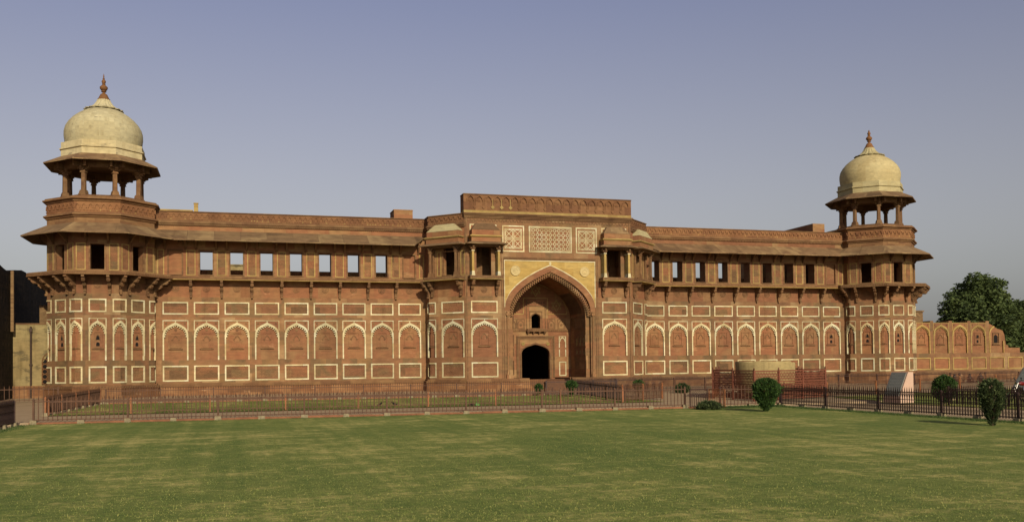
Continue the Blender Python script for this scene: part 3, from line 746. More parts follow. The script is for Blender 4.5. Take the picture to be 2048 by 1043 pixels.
    mb = MB(); mb.lathe([(0.46, 23.34), (0.46, 23.42), (0.4, 23.46), (0.34, 23.6), (0.24, 23.8), (0.12, 23.88), (0.09, 23.96), (0.19, 24.0), (0.19, 24.05), (0.12, 24.08), (0.2, 24.12), (0.29, 24.25), (0.29, 24.37), (0.16, 24.5), (0.1, 24.56), (0.14, 24.6), (0.1, 24.66), (0.15, 24.74), (0.16, 24.82), (0.1, 24.92), (0.06, 24.98), (0.09, 25.02), (0.04, 25.08)] + ([(0.05, 25.2), (0.008, 25.42)] if sg < 0 else [(0.01, 25.16)]), cx, cy, 16)
    mb.build("finial", M_FIN, tw, smooth=True)

# ---- gateway with its deep arched iwan
GX, GY = -0.06, -3.92
G = plane(GX, GY, 0)
OUT = arch(3.9, 7.3, 10.72, 22, 0, (0.34, 0.64, 0.71)); MID = arch(3.5, 7.0, 10.22, 22, 0, (0.36, 0.64, 0.72)); INN = arch(3.16, 6.7, 9.84, 22, 0, (0.36, 0.64, 0.72))
mb = MB()
for sg in (-1, 1):
    a, b = sorted((sg * 3.93, sg * 7.22)); c = sg * 5.65
    lower(mb, G, a, b, [(c - 1.11, c + 1.11)]); 
    # upper pier wall with the opening behind the balcony
    for x0, x1 in ((a, c - 0.62), (c + 0.62, b)): mb.box(x0, x1, -0.5, 0, 9.45, 12.2, G, 0)
    mb.box(c - 0.62, c + 0.62, -0.5, 0, 9.45, 9.78, G, 0); mb.box(a, b, -0.8, 0, 12.2, 14.45, G, 0)
    mb.box(a, b, -1.2, -0.2, 0.2, 9.45, G, 0)
    for x0, x1 in ((c - 1.3, c - 1.25), (c + 1.25, c + 1.3)): mb.box(x0, x1, -2.6, -0.5, 9.5, 12.6, G, 0)
    mb.box(c - 1.3, c + 1.3, -2.7, -2.6, 9.5, 12.6, G, 0); mb.box(c - 1.3, c + 1.3, -2.7, -0.5, 12.6, 12.7, G, 0); mb.box(c - 1.3, c + 1.3, -2.7, -0.5, 9.4, 9.5, G, 0)
    # vertical mouldings either side of the arch
    for q, wv, d in ((4.0, 0.07, 0.05), (4.16, 0.05, 0.03), (7.08, 0.1, 0.05)): mb.box(sg * q - wv / 2, sg * q + wv / 2, -0.05, d, 1.5, 11.25 if q < 5 else 14.45, G, 3)
    # side walls of the gate block
    mb.box(sg * 7.22 - (0.4 if sg > 0 else 0), sg * 7.22 + (0.4 if sg < 0 else 0), -6, -0.8, 11, 14.45, G, 0)
mb.box(-3.93, 3.93, -0.8, 0, 11.14, 14.45, G, 0)
mb.box(-3.99, 3.99, -0.1, 0.06, 11.2, 11.27, G, 3); mb.box(-3.99, 3.99, -0.1, 0.035, 11.3, 11.36, G, 3)
# red voussoir band, jambs
mb.strip(OUT, MID, -0.62, -0.01, G, 1)
for sg in (-1, 1):
    a, b = sorted((sg * 3.5, sg * 3.93)); mb.box(a, b, -0.62, -0.012, 1.5, 7.0, G, 0)
    a, b = sorted((sg * 3.5, sg * 3.9)); mb.loop([(sg * 3.5, 7.0), (sg * 3.93, 7.0), (sg * 3.93, 7.3), (sg * 3.9, 7.3)], -0.62, -0.01, G, 1)
gate = mb.build("gateway", WALL_M, palace, (GX, GY, 0.4))
# plinth of the gate, open for the steps
for a, b in ((-7.22, -1.95), (1.75, 7.22)):
    mb = MB(); plinth(mb, G, a, b, 0); mb.build("plinth", [M_BASE, M_RED, M_BASE, M_CARV], gate)
mb = MB()
for i in range(6): mb.box(-1.9, 1.7, -3.9, 0.2 - 0.35 * i, 0.3, 0.62 + 0.15 * i - 0.002 * i, G, 0)
mb.build("steps", M_BASE, gate)
for a, b in ((-3.6, -1.9), (1.7, 3.6)): mb = MB(); mb.box(a, b, -4.2, -0.2, 0.3, 1.5, G); mb.build("iwan_floor", M_BASE, gate)
# yellow spandrels with white outline
mb = MB(); top = 11.06
mb.strip(OUT, [(s, top) for s, z in OUT], -0.6, -0.02, G, 0)
O2 = arch(3.9, 7.3, 10.80, 22, 0, (0.36, 0.645, 0.715))
mb.strip(OUT, O2, -0.1, 0.012, G, 1)
mb.box(-3.97, 3.97, -0.1, 0.015, top, 11.13, G, 1)
for sg in (-1, 1): a, b = sorted((sg * 3.9, sg * 3.97)); mb.box(a, b, -0.1, 0.013, 7.3, top, G, 1)
for pts in ([(0, 10.78), (0.13, 10.9), (0, 11.06), (-0.13, 10.9)],): mb.loop(pts, -0.05, 0.02, G, 1)
mb.build("yellow_spandrel", [M_YEL, M_MARB], gate)
for sg in (-1, 1):
    mb = MB(); cx_, cz_ = sg * 3.0, 10.27
    for r0, r1, d in ((0.41, 0.36, 0.07), (0.36, 0.2, 0.045), (0.2, 0.15, 0.075), (0.15, 0.08, 0.05), (0.08, 0.0, 0.085)):
        A = [(cx_ + r0 * math.cos(k * math.pi / 14), cz_ + r0 * math.sin(k * math.pi / 14)) for k in range(29)]; B = [(cx_ + r1 * math.cos(k * math.pi / 14), cz_ + r1 * math.sin(k * math.pi / 14)) for k in range(29)]
        mb.strip(A, B, -0.03, d, G, 0, ends=False)
    mb.build("boss", M_BOSS, gate)
# lotus-bud fringe of the great arch
mb = MB(); seg = [0.0]; F = arch(3.5, 6.55, 10.2, 80, 0, (0.38, 0.64, 0.72))
for p, q in zip(F, F[1:]): seg.append(seg[-1] + math.dist(p, q))
n = 51
for i in range(n):
    t = seg[-1] * (i + 0.5) / n; j = max(k for k in range(len(seg)) if seg[k] <= t); j = min(j, len(F) - 2); f = (t - seg[j]) / (seg[j + 1] - seg[j])
    x = F[j][0] + (F[j + 1][0] - F[j][0]) * f; z = F[j][1] + (F[j + 1][1] - F[j][1]) * f
    tx, tz = F[j + 1][0] - F[j][0], F[j + 1][1] - F[j][1]; l = math.hypot(tx, tz); tx /= l; tz /= l; nx, nz = tz, -tx
    if z < 9.9 and nx * x > 0: nx, nz = -nx, -nz
    if nz > 0 and abs(nz) > 0.3: nx, nz = -nx, -nz
    def L(u, v): u *= 0.82; v *= 0.74; return (x + tx * u + nx * v, z + tz * u + nz * v)
    # a U-shaped loop ending in a bud
    A = [L(-0.12, -0.05), L(-0.115, 0.1), L(-0.075, 0.2), L(0, 0.24), L(0.075, 0.2), L(0.115, 0.1), L(0.12, -0.05)]
    B = [L(-0.065, -0.05), L(-0.06, 0.09), L(-0.04, 0.14), L(0, 0.165), L(0.04, 0.14), L(0.06, 0.09), L(0.065, -0.05)]
    mb.strip(A, B, -0.2, -0.08, G, 0)
    mb.loop([L(-0.05, 0.24), L(0.05, 0.24), L(0.075, 0.3), L(0, 0.38), L(-0.075, 0.3)], -0.2, -0.07, G, 0)
mb.build("arch_fringe", M_WALL, gate)
# inner frame and vault
mb = MB()
INo = arch(3.497, 6.7, 10.21, 22, 0, (0.36, 0.64, 0.72))
mb.strip(INo, INN, -0.85, -0.34, G, 0)
for sg in (-1, 1):
    a, b = sorted((sg * 3.16, sg * 3.497)); mb.box(a, b, -0.85, -0.34, 1.5, 6.7, G, 0)
    a, b = sorted((sg * 3.16, sg * 3.4)); mb.box(a, b, -4.1, -0.85, 1.2, 6.7, G, 0)
V = arch(3.4, 6.7, 10.1, 22, 0, (0.36, 0.64, 0.72)); mb.strip(INN, V, -4.1, -0.85, G, 1)
mb.build("iwan_vault", [M_WALL, M_RED], gate)
# carved surfaces on the side walls of the iwan
for sg in (-1, 1):
    S = plane(GX + sg * 3.16, GY - 0.85 + 3.25 / 2 * 0 + 2.36, -sg * 90)      # centre of the side wall
    mb = MB(); h = 1.3
    ring(mb, -h, h, 1.8, 2.94, 0.09, -0.02, 0.04, S, 1); mb.box(-h + 0.09, h - 0.09, -0.02, 0.012, 1.89, 2.85, S, 0)
    for z0, z1, ar in ((3.3, 3.95, False), (4.1, 5.05, True)):
        for c in (-0.85, 0, 0.85):
            if ar: plate_hole(mb, c - 0.425, c + 0.425, z0, z1, c, 0.24, z0 + 0.55, z1 - 0.12, 0.0, 0.07, S, 0, 6)
            else: ring(mb, c - 0.425, c + 0.425, z0, z1, 0.17, 0.0, 0.07, S, 0)
            mb.box(c - 0.26, c + 0.26, -0.02, 0.008, z0 + 0.05, z1 - 0.1, S, 2)
    ring(mb, -h, h, 5.55, 6.6, 0.06, -0.02, 0.05, S, 1)
    for k in range(7):
        c = -h + 0.1 + (k + 0.5) * (2 * h - 0.2) / 7
        o = arch(0.17, 6.1, 6.52, 6, c); i2 = arch(0.12, 6.1, 6.44, 6, c); mb.strip(o, i2, -0.02, 0.035, S, 1)
        for sx in (-0.145, 0.145): mb.box(c + sx - 0.02, c + sx + 0.02, -0.02, 0.03, 5.62, 6.1, S, 1)
    mb.build("iwan_side_panel", [M_WALL, M_CARV, M_PLAS], gate)
# net pattern on the vault haunches
mb = MB()
def onvault(u, d):
    seg = [0.0]
    for p, q in zip(INN, INN[1:]): seg.append(seg[-1] + math.dist(p, q))
    t = u * seg[-1]; j = min(max(k for k in range(len(seg)) if seg[k] <= t), len(INN) - 2); f = (t - seg[j]) / (seg[j + 1] - seg[j])
    x = INN[j][0] + (INN[j + 1][0] - INN[j][0]) * f; z = INN[j][1] + (INN[j + 1][1] - INN[j][1]) * f
    tx, tz = INN[j + 1][0] - INN[j][0], INN[j + 1][1] - INN[j][1]; l = math.hypot(tx, tz)
    return G(x + 0.03 * tz / l, d, z - 0.03 * tx / l)
for base in (0.02, 0.76):
    mb = MB()
    for i in range(10):
        for jx in range(9):
            u0 = base + 0.022 * i; d0 = -1.1 - 0.3 * jx
            for dd in (0.3, -0.3):
                p, q = onvault(u0, d0 if dd < 0 else d0 - 0.3), onvault(u0 + 0.022, d0 - 0.3 if dd < 0 else d0)
                mb.tube([p, q], 0.025, 4)
    mb.build("vault_net", M_CARV, gate)
# back wall of the iwan
BK = plane(GX, 0.18, 0)
mb = MB(); dc = -0.04
plate_hole(mb, -3.4, 3.4, 1.0, 5.75, dc, 1.26, 3.55, 4.34, -0.4, 0, BK, 0, 12)
plate_hole(mb, -3.4, 3.4, 5.75, 10.4, 0.02, 0.4, 6.6, 7.0, -0.4, 0, BK, 0, 8)
for x0, x1, y0, y1, z0, z1 in ((-2.6, 2.6, -16, -15.9, 0.9, 5.6), (-2.6, -2.5, -15.9, -0.4, 0.9, 5.6), (2.5, 2.6, -15.9, -0.4, 0.9, 5.6), (-2.6, 2.6, -16, -0.4, 5.6, 5.7), (-2.6, 2.6, -16, -0.4, 0.85, 0.95),  # unseen passage and window room, the passage deepened to keep sun off its end
                               (-1.3, 1.3, -3.1, -3, 5.7, 8), (-1.3, -1.2, -3, -0.4, 5.7, 8), (1.2, 1.3, -3, -0.4, 5.7, 8), (-1.3, 1.3, -3.1, -0.4, 8, 8.1)): mb.box(x0, x1, y0, y1, z0, z1, BK, 1)
mb.build("iwan_back_wall", [M_UP, M_ROOM], gate)
mb = MB()        # door surround: stepped rectangular mouldings
for hw, zt, t, d in ((1.73, 5.08, 0.09, 0.09), (1.62, 4.97, 0.08, 0.06), (1.46, 4.82, 0.05, 0.035)):
    mb.box(dc - hw, dc - hw + t, -0.05, d, 1.5, zt, BK, 0); mb.box(dc + hw - t, dc + hw, -0.05, d, 1.5, zt, BK, 0); mb.box(dc - hw + t, dc + hw - t, -0.05, d, zt - t, zt, BK, 0)
A = arch(1.36, 3.5, 4.52, 12, dc); B = arch(1.27, 3.53, 4.36, 12, dc); mb.strip(A, B, -0.05, 0.03, BK, 0)
for s in (-1, 1): mb.box(min(dc + s * 1.27, dc + s * 1.4), max(dc + s * 1.27, dc + s * 1.4), -0.05, 0.05, 1.2, 3.5, BK, 0)
for s in (-1, 1):
    for r0, r1, d in ((0.16, 0.1, 0.06), (0.1, 0.05, 0.03), (0.05, 0, 0.07)):
        A = [(dc + s * 1.12 + r0 * math.cos(k * math.pi / 8), 4.4 + r0 * math.sin(k * math.pi / 8)) for k in range(17)]; B = [(dc + s * 1.12 + r1 * math.cos(k * math.pi / 8), 4.4 + r1 * math.sin(k * math.pi / 8)) for k in range(17)]
        mb.strip(A, B, -0.03, d, BK, 1, ends=False)
mb.build("door_surround", [M_CARV, M_BUFF], gate)
mb = MB(); mb.box(-3.15, 3.15, -0.05, 0.05, 5.46, 5.66, BK); rope(mb, -3.15, -0.85, 0.11, 5.48, 5.64, BK, 0.17); rope(mb, 0.87, 3.15, 0.11, 5.48, 5.64, BK, 0.17); mb.build("string_course", M_CARV, gate)
mb = MB(); mb.box(-0.9, 0.92, -0.05, 0.4, 5.45, 5.52, BK); mb.box(-0.86, 0.88, -0.05, 0.34, 5.52, 5.68, BK); rope(mb, -0.86, 0.88, 0.38, 5.54, 5.66, BK, 0.15)
for s in (-0.75, -0.25, 0.27, 0.77): mb.box(s - 0.07, s + 0.07, -0.05, 0.2, 5.26, 5.35, BK); mb.box(s - 0.09, s + 0.09, -0.05, 0.3, 5.35, 5.449, BK)
mb.build("oriel_ledge", M_CARV, gate)
mb = MB(); ring(mb, -0.86, 0.9, 5.66, 8.25, 0.05, -0.05, 0.05, BK); mb.box(-0.81, 0.85, -0.05, 0.03, 7.62, 7.7, BK); ring(mb, -0.56, 0.6, 5.69, 7.22, 0.06, -0.05, 0.04, BK)
for k in range(8):
    c = -0.75 + k * 0.215; mb.loop([(c - 0.09, 7.95), (c, 7.83), (c + 0.09, 7.95), (c, 8.07)], -0.03, 0.03, BK)
A = arch(0.5, 6.58, 7.12, 8, 0.02); B = arch(0.41, 6.6, 7.01, 8, 0.02); mb.strip(A, B, -0.05, 0.03, BK)
mb.build("oriel_surround", M_CARV, gate)
for c in (-2.1, -1.35, 1.42, 2.35):
    mb = MB(); ring(mb, c - 0.36, c + 0.36, 5.7, 6.55, 0.05, -0.05, 0.03, BK); A = arch(0.27, 6.1, 6.45, 7, c); B = arch(0.22, 6.1, 6.38, 7, c); mb.strip(A, B, -0.05, 0.03, BK)
    for s in (-0.245, 0.245): mb.box(c + s - 0.025, c + s + 0.025, -0.05, 0.03, 5.75, 6.1, BK)
    mb.loop([(c + 0.11 * math.cos(k * math.pi / 6), 6.02 + 0.11 * math.sin(k * math.pi / 6)) for k in range(12)], -0.05, 0.03, BK)
    mb.build("blind_niche", M_CARV, gate)
# white six-pointed stars in their quarter panels
def bar2(mb, p, q, t, d, M, mat=0):
    dx, dz = q[0] - p[0], q[1] - p[1]; l = math.hypot(dx, dz); nx, nz = -dz / l * t / 2, dx / l * t / 2
    mb.loop([(p[0] + nx, p[1] + nz), (q[0] + nx, q[1] + nz), (q[0] - nx, q[1] - nz), (p[0] - nx, p[1] - nz)], -0.03, d, M, mat)
for c, zc in ((-1.86, 7.68), (0.02, 9.0), (1.9, 7.68)):
    mb = MB(); r = 0.5
    for k in range(2):
        P = [(c + r * math.sin(k * math.pi + j * 2 * math.pi / 3), zc + r * math.cos(k * math.pi + j * 2 * math.pi / 3)) for j in range(3)]
        for j in range(3): bar2(mb, P[j], P[(j + 1) % 3], 0.05, 0.02 + 0.004 * k + 0.001 * j, BK)
    mb.loop([(c + 0.08 * math.cos(k * math.pi / 4), zc + 0.08 * math.sin(k * math.pi / 4)) for k in range(8)], -0.03, 0.03, BK)
    mb.build("inlaid_star", M_BUFF, gate)
mb = MB()
for s in (-1, 1):
    bar2(mb, (s * 1.1, 6.97), (s * 2.85, 6.97), 0.07, 0.02, BK); bar2(mb, (s * 1.1, 6.97), (s * 1.1, 8.35), 0.06, 0.024, BK)
bar2(mb, (-1.1, 8.35), (1.1, 8.35), 0.05, 0.02, BK)
A = arch(2.86, 6.97, 9.75, 14); B = arch(2.81, 6.97, 9.69, 14); mb.strip(A, B, -0.03, 0.018, BK)
mb.build("inlaid_outline", M_BUFF, gate)
for s in (-1, 1):
    c = s * 2.42; mb = MB(); hw = 0.33
    ring(mb, c - hw, c + hw, 1.6, 2.85, 0.09, -0.03, 0.03, BK); 
    for sx in (-1, 1): a, b = sorted((c + sx * hw, c + sx * (hw - 0.08))); mb.box(a, b, -0.03, 0.03, 3.27, 3.9, BK); mb.box(a, b, -0.03, 0.03, 4.05, 5.05, BK)
    A = arch(hw - 0.08, 4.6, 4.98, 8, c); B = arch(hw - 0.15, 4.6, 4.88, 8, c); mb.strip(A, B, -0.03, 0.03, BK); mb.box(c - hw + 0.08, c + hw - 0.08, -0.03, 0.03, 5.0, 5.05, BK)
    mb.build("white_niche_frame", M_MARB, gate)
# bays of the piers
for sg in (-1, 1):
    Mc = plane(GX + sg * 5.65, GY, 0)
    panel(Mc, 2.22, *Z_LP).build("framed_panel", PANEL_M, gate); panel(Mc, 2.22, *Z_UP, 0.1).build("framed_panel", PANEL_M, gate)
    niche(Mc, 2.22).build("arched_niche", NICHE_M, gate); rosette(Mc, 0, 8.7, 0.26).build("rosette", M_CARV, gate)
    # engaged colonnette beside the arch
    cxx = GX + sg * 3.7; mb = MB(); mb.lathe([(0.13, 1.5), (0.13, 1.9), (0.1, 1.95), (0.09, 2.1), (0.09, 6.55), (0.12, 6.6), (0.14, 6.9), (0.1, 6.95)], cxx, GY - 0.02, 12); mb.box(cxx - 0.17, cxx + 0.17, GY - 0.18, GY + 0.05, 1.503, 1.8); mb.box(cxx - 0.16, cxx + 0.16, GY - 0.17, GY + 0.05, 6.62, 6.78); mb.build("colonnette", M_WALL, gate, smooth=True)
# upper frames and lattice screens
for sg in (-1, 1):
    mb = MB(); ring(mb, sg * 5.68 - 1.12, sg * 5.68 + 1.12, 12.25, 13.97, 0.09, -0.05, 0.025, G, 0); mb.box(sg * 5.68 - 1.03, sg * 5.68 + 1.03, -0.05, 0.006, 12.34, 13.88, G, 1); mb.build("upper_frame", [M_MARB, M_RED], gate)
def frame_red(s0, s1, z0, z1):
    mb = MB(); ring(mb, s0, s1, z0, z1, 0.1, -0.05, 0.03, G, 0); mb.box(s0 + 0.1, s1 - 0.1, -0.05, 0.008, z0 + 0.1, z1 - 0.1, G, 1); return mb
mb = frame_red(-1.82, 1.9, 11.8, 13.94); x0, x1, z0, z1 = -1.63, 1.71, 11.95, 13.79; nx, nz = 9, 5
cw, ch = (x1 - x0) / nx, (z1 - z0) / nz
for i in range(nx):
    for j in range(nz):
        c, d = x0 + (i + 0.5) * cw, z0 + (j + 0.5) * ch; a = 0.118
        ring(mb, c - a, c + a, d - a, d + a, 0.04, 0, 0.03, G, 0)
        if i < nx - 1: mb.box(c + a, c + cw - a, 0, 0.026, d - 0.022, d + 0.022, G, 0)
        if j < nz - 1: mb.box(c - 0.022, c + 0.022, 0, 0.026, d + a, d + ch - a, G, 0)
ring(mb, x0 - 0.03, x1 + 0.03, z0 - 0.03, z1 + 0.03, 0.04, 0, 0.034, G, 0)
mb.build("lattice_screen", [M_MARB, M_RED], gate)
for c in (-3.15, 3.2):
    mb = frame_red(c - 0.93, c + 0.93, 11.8, 13.94); a, zz0, zz1 = 0.74, 12.05, 13.68; zc = (zz0 + zz1) / 2; q = 0.0
    ring(mb, c - a, c + a, zz0, zz1, 0.045, 0, 0.03, G, 0)
    for t in (-0.045, 0.045): bar2(mb, (c + t, zz0), (c + t, zz1), 0.035, 0.027, G); bar2(mb, (c - a, zc + t), (c + a, zc + t), 0.035, 0.0285, G)
    for sx in (-1, 1):
        bar2(mb, (c + sx * (a - 0.11), zz0), (c + sx * (a - 0.11), zz1), 0.03, 0.024, G); 
        for sz in (-1, 1):
            u, v = c + sx * a * 0.5, zc + sz * (zz1 - zz0) * 0.25; rr = 0.31; e = 0.14
            bar2(mb, (c - a, zc + sz * ((zz1 - zz0) / 2 - 0.12)), (c + a, zc + sz * ((zz1 - zz0) / 2 - 0.12)), 0.03, 0.0225 + 0.0003 * sx, G)
            bar2(mb, (u - rr, v - rr), (u + rr, v + rr), 0.04, 0.0255, G); bar2(mb, (u - rr, v + rr), (u + rr, v - rr), 0.04, 0.0265, G)
            O = [(u - rr, v - e), (u - e, v - rr), (u + e, v - rr), (u + rr, v - e), (u + rr, v + e), (u + e, v + rr), (u - e, v + rr), (u - rr, v + e)]
            for k in range(8): bar2(mb, O[k], O[(k + 1) % 8], 0.035, 0.0205 + 0.0004 * k, G)
    mb.build("lattice_screen", [M_MARB, M_RED], gate)
# crowning cornice and parapet of the gate
mb = MB()
for z0, z1, d in ((14.45, 14.56, 0.05), (14.56, 14.66, 0.12), (14.66, 14.76, 0.2), (14.76, 14.86, 0.28)): mb.box(-7.24 - d * 0.4, 7.24 + d * 0.4, -1.2, d, z0, z1, G, 1)
for i in range(90): a = -7.2 + i * 0.16; mb.box(a, a + 0.08, -0.1, 0.1, 14.46, 14.555, G, 1)
for i in range(48):
    c = -7.05 + i * 0.3; A = arch(0.12, 14.17, 14.4, 4, c); B = arch(0.07, 14.17, 14.34, 4, c); mb.strip(A, B, -0.05, 0.035, G, 1)
mb.box(-7.28, 7.28, -1.1, 0.06, 14.86, 15.08, G, 2); mb.box(-7.28, 7.28, -1.1, 0.02, 15.08, 16.34, G, 0); mb.box(-7.3, 7.3, -1.12, 0.07, 16.34, 16.42, G, 1)
n = 19; q = 14.2 / n
for i in range(n):
    c = -7.1 + (i + 0.5) * q; zc = 15.92
    A = arch(0.3, 15.85, 16.3, 7, c); B = arch(0.24, 15.85, 16.22, 7, c); mb.strip(A, B, -0.03, 0.13, G, 0)
    mb.loop([(c + 0.16 * math.cos(k * math.pi / 7), zc + 0.16 * math.sin(k * math.pi / 7)) for k in range(14)], -0.03, 0.055, G, 0); mb.loop([(c + 0.08 * math.cos(k * math.pi / 5), zc + 0.08 * math.sin(k * math.pi / 5)) for k in range(10)], -0.03, 0.085, G, 0)
    p = c + q / 2
    if i < n - 1:
        m_ = 3 if i in (2, 3, 4) else 0
        mb.box(p - 0.1, p - 0.06, -0.03, 0.07, 15.5, 15.85, G, 0); mb.box(p + 0.06, p + 0.1, -0.03, 0.07, 15.5, 15.85, G, 0); mb.box(p - 0.025, p + 0.025, -0.03, 0.06, 15.5, 16.05, G, m_)
        mb.loop([(p + 0.17 * math.cos(k * math.pi / 4) * (1 if k % 2 == 0 else 0.72), 15.36 + 0.17 * math.sin(k * math.pi / 4) * (1 if k % 2 == 0 else 0.72)) for k in range(8)], -0.03, 0.075, G, m_)
mb.build("gate_parapet", [M_FRZ, M_CARV, M_BUFF, M_BUFF], gate)

# ---- canted walls between the gate and the wings
for sg in (-1, 1):
    ang = sg * 45; cx, cy = sg * 8.47, -2.66
    C = plane(cx, cy, ang); h = 1.782; cl = (lambda a, b: (a, b) if sg < 0 else (-b, -a))
    mb = MB(); cells = sorted([cl(-0.57, 1.58), cl(-1.782, -1.12)])
    lower(mb, C, -h, h, cells)
    plinth(mb, C, -h - 0.1, h + 0.05)
    Rt = plane(sg * 9.72, -0.7, sg * 90)
    rc = sorted([(-0.7, -0.04) if sg > 0 else (0.04, 0.7)])
    lower(mb, Rt, -0.7, 0.7, rc); plinth(mb, Rt, -0.78, 0.7) if sg > 0 else plinth(mb, Rt, -0.7, 0.78)
    mb.box(-0.7, 0.7, -0.5, 0, 9.45, 13.73, Rt, 4)
    mb.box(-h, h, -0.9, -0.2, 0.2, 9.75, C, 0); mb.box(-0.7, 0.7, -1.0, -0.2, 0.2, 9.75, Rt, 0)
    o = 0.25 * (1 if sg < 0 else -1)
    mb.box(-h, o - 0.6, -0.45, 0, 9.45, 12.3, C, 4); mb.box(o + 0.6, h, -0.45, 0, 9.45, 12.3, C, 4); mb.box(o - 0.6, o + 0.6, -0.45, 0, 9.45, 9.8, C, 4); mb.box(-h, h, -0.45, 0, 12.3, 13.73, C, 4)
    mb.box(-h, h, -2.6, -2.5, 9.4, 12.8, C, 0); mb.box(-h, h, -2.6, -0.45, 12.8, 12.9, C, 0)
    cw_ = mb.build("canted_wall", WALL_M, palace, (cx, cy, 0.4))
    m1 = plane(cx + 0.505 * (1 if sg < 0 else -1) * math.cos(R_(ang)), cy + 0.505 * (1 if sg < 0 else -1) * math.sin(R_(ang)), ang)
    panel(m1, 2.15, *Z_LP).build("framed_panel", PANEL_M, cw_); panel(m1, 2.15, *Z_UP, 0.1).build("framed_panel", PANEL_M, cw_); niche(m1, 2.15).build("arched_niche", NICHE_M, cw_)
    K = fold(sg * 9.72, -1.4, -90, -45) if sg < 0 else fold(sg * 9.72, -1.4, 45, 90)
    panel(K, 1.32, *Z_LP, cut=True).build("framed_panel", PANEL_M, cw_); panel(K, 1.32, *Z_UP, 0.1, cut=True).build("framed_panel", PANEL_M, cw_); niche(K, 1.32, cut=True).build("arched_niche", NICHE_M, cw_)
    fa = sg * 67.5; bracket(plane(sg * 9.72, -1.4, fa), 0, 0.8).build('bracket', M_CARV, cw_)
    for s in (-0.75, 1.5): tall_panel(C, s if sg < 0 else -s, 0.4).build("tall_panel", TALL_M, cw_)
    win_frame(C, o, 1.2).build("doorway", M_CARV, cw_)
    mb = MB(); cornice(mb, C, -h - 0.05, h); mb.box(-h, h, -0.4, 0.0, 14.12, 14.79, C, 0); mb.box(-h - 0.02, h, -0.42, 0.073, 14.79, 14.863, C, 1); frieze(mb, -h, h, C, 14.14, 14.8, 0.42)
    cornice(mb, Rt, -0.7, 0.75); mb.box(-0.7, 0.7, -0.4, 0.0, 14.12, 14.79, Rt, 0); mb.box(-0.7, 0.72, -0.42, 0.073, 14.79, 14.866, Rt, 1); frieze(mb, -0.7, 0.7, Rt, 14.14, 14.8, 0.42)
    mb.build("parapet", PAR_M, cw_)

# ---- canopied balconies
def jharokha(M, pil, s0, s1, proj, cream, painted, label, dz):
    """pillared balcony: slab on brackets, four columns, eave and a bevelled roof"""
    c = (s0 + s1) / 2; hw = (s1 - s0) / 2
    mb = MB(); slab(mb, M, s0 - 0.12, s1 + 0.12, proj + 0.16, dz); j = mb.build("jharokha", SLAB_M, palace, label=label)
    for s in (s0 + 0.22, s1 - 0.22): bracket(M, s, proj, 0.22, 9.45 + dz, 8.3).build("bracket", M_CARV, j)
    for s in pil:
        for d, wd in ((proj - 0.18, 0.2), (0.1, 0.16)):
            P = (lambda a, b, z, s=s, d=d: M(s + a, d + b, z))
            mb = MB(); column_mesh(mb, P, 9.75 + dz, 12.12, wd if not painted else 0.2, (0, 1, 2), 0.78 if painted else 0.9); mb.build("pillar", [M_YEL, M_MARB, M_CARV] if painted else [M_CARV] * 3, j)
    def tiers(mb, lst):
        """stack of rectangular tiers (half width, depth, z), closed"""
        P = []
        for w_, d, z in lst: P += [M(c - w_, -0.05, z), M(c + w_, -0.05, z), M(c + w_, d, z), M(c - w_, d, z)]
        n = len(lst); F = [(i * 4 + k, i * 4 + (k + 1) % 4, (i + 1) * 4 + (k + 1) % 4, (i + 1) * 4 + k) for i in range(n - 1) for k in range(4)] + [(3, 2, 1, 0), tuple(4 * (n - 1) + k for k in range(4))]
        mb.add(P, F)
    mb = MB(); tiers(mb, [(hw - 0.1, proj - 0.02, 12.1), (hw - 0.1, proj - 0.02, 12.3)]); mb.build("beam", M_CARV, j)
    mb = MB(); tiers(mb, [(hw + 0.42, proj + 0.42, 12.24), (hw + 0.42, proj + 0.42, 12.3), (hw - 0.02, proj, 12.47), (hw - 0.02, proj, 12.3)]); mb.build("eave", M_EAVE, j)
    mb = MB(); tiers(mb, [(hw - 0.05, proj - 0.03, 12.44), (hw - 0.05, proj - 0.03, 12.82)]); tiers(mb, [(hw - 0.1, proj - 0.08, 13.0), (hw - 0.1, proj - 0.08, 13.42)]); mb.build("roof_drum", M_RED, j)
    mb = MB(); tiers(mb, [(hw - 0.03, proj, 12.82), (hw + 0.08, proj + 0.1, 12.9), (hw + 0.08, proj + 0.1, 12.96), (hw - 0.04, proj - 0.02, 13.01)]); mb.build("roof_moulding", M_BUFF, j)
    mb = MB(); tiers(mb, [(hw - 0.08, proj - 0.06, 13.42), (hw - 0.22, proj - 0.2, 13.6), (hw * 0.6, proj * 0.5, 13.98), (hw * 0.52, proj * 0.4, 14.03)]); mb.build("roof", M_DOME if cream else M_EAVE, j)
for sg in (-1, 1):
    jharokha(plane(GX + sg * 5.65, GY, 0), (-1.07, 1.07), -1.25, 1.25, 0.85, False, True, "balcony with yellow pillars %s the great arch" % ("left of" if sg < 0 else "right of"), 0.009)
    jharokha(plane(sg * 8.47, -2.66, sg * 45), (-1.25, 1.2) if sg < 0 else (-1.2, 1.25), -1.6, 1.6, 0.75, True, False, "cream-roofed balcony on the slanting wall %s the gate" % ("left of" if sg < 0 else "right of"), 0.006)

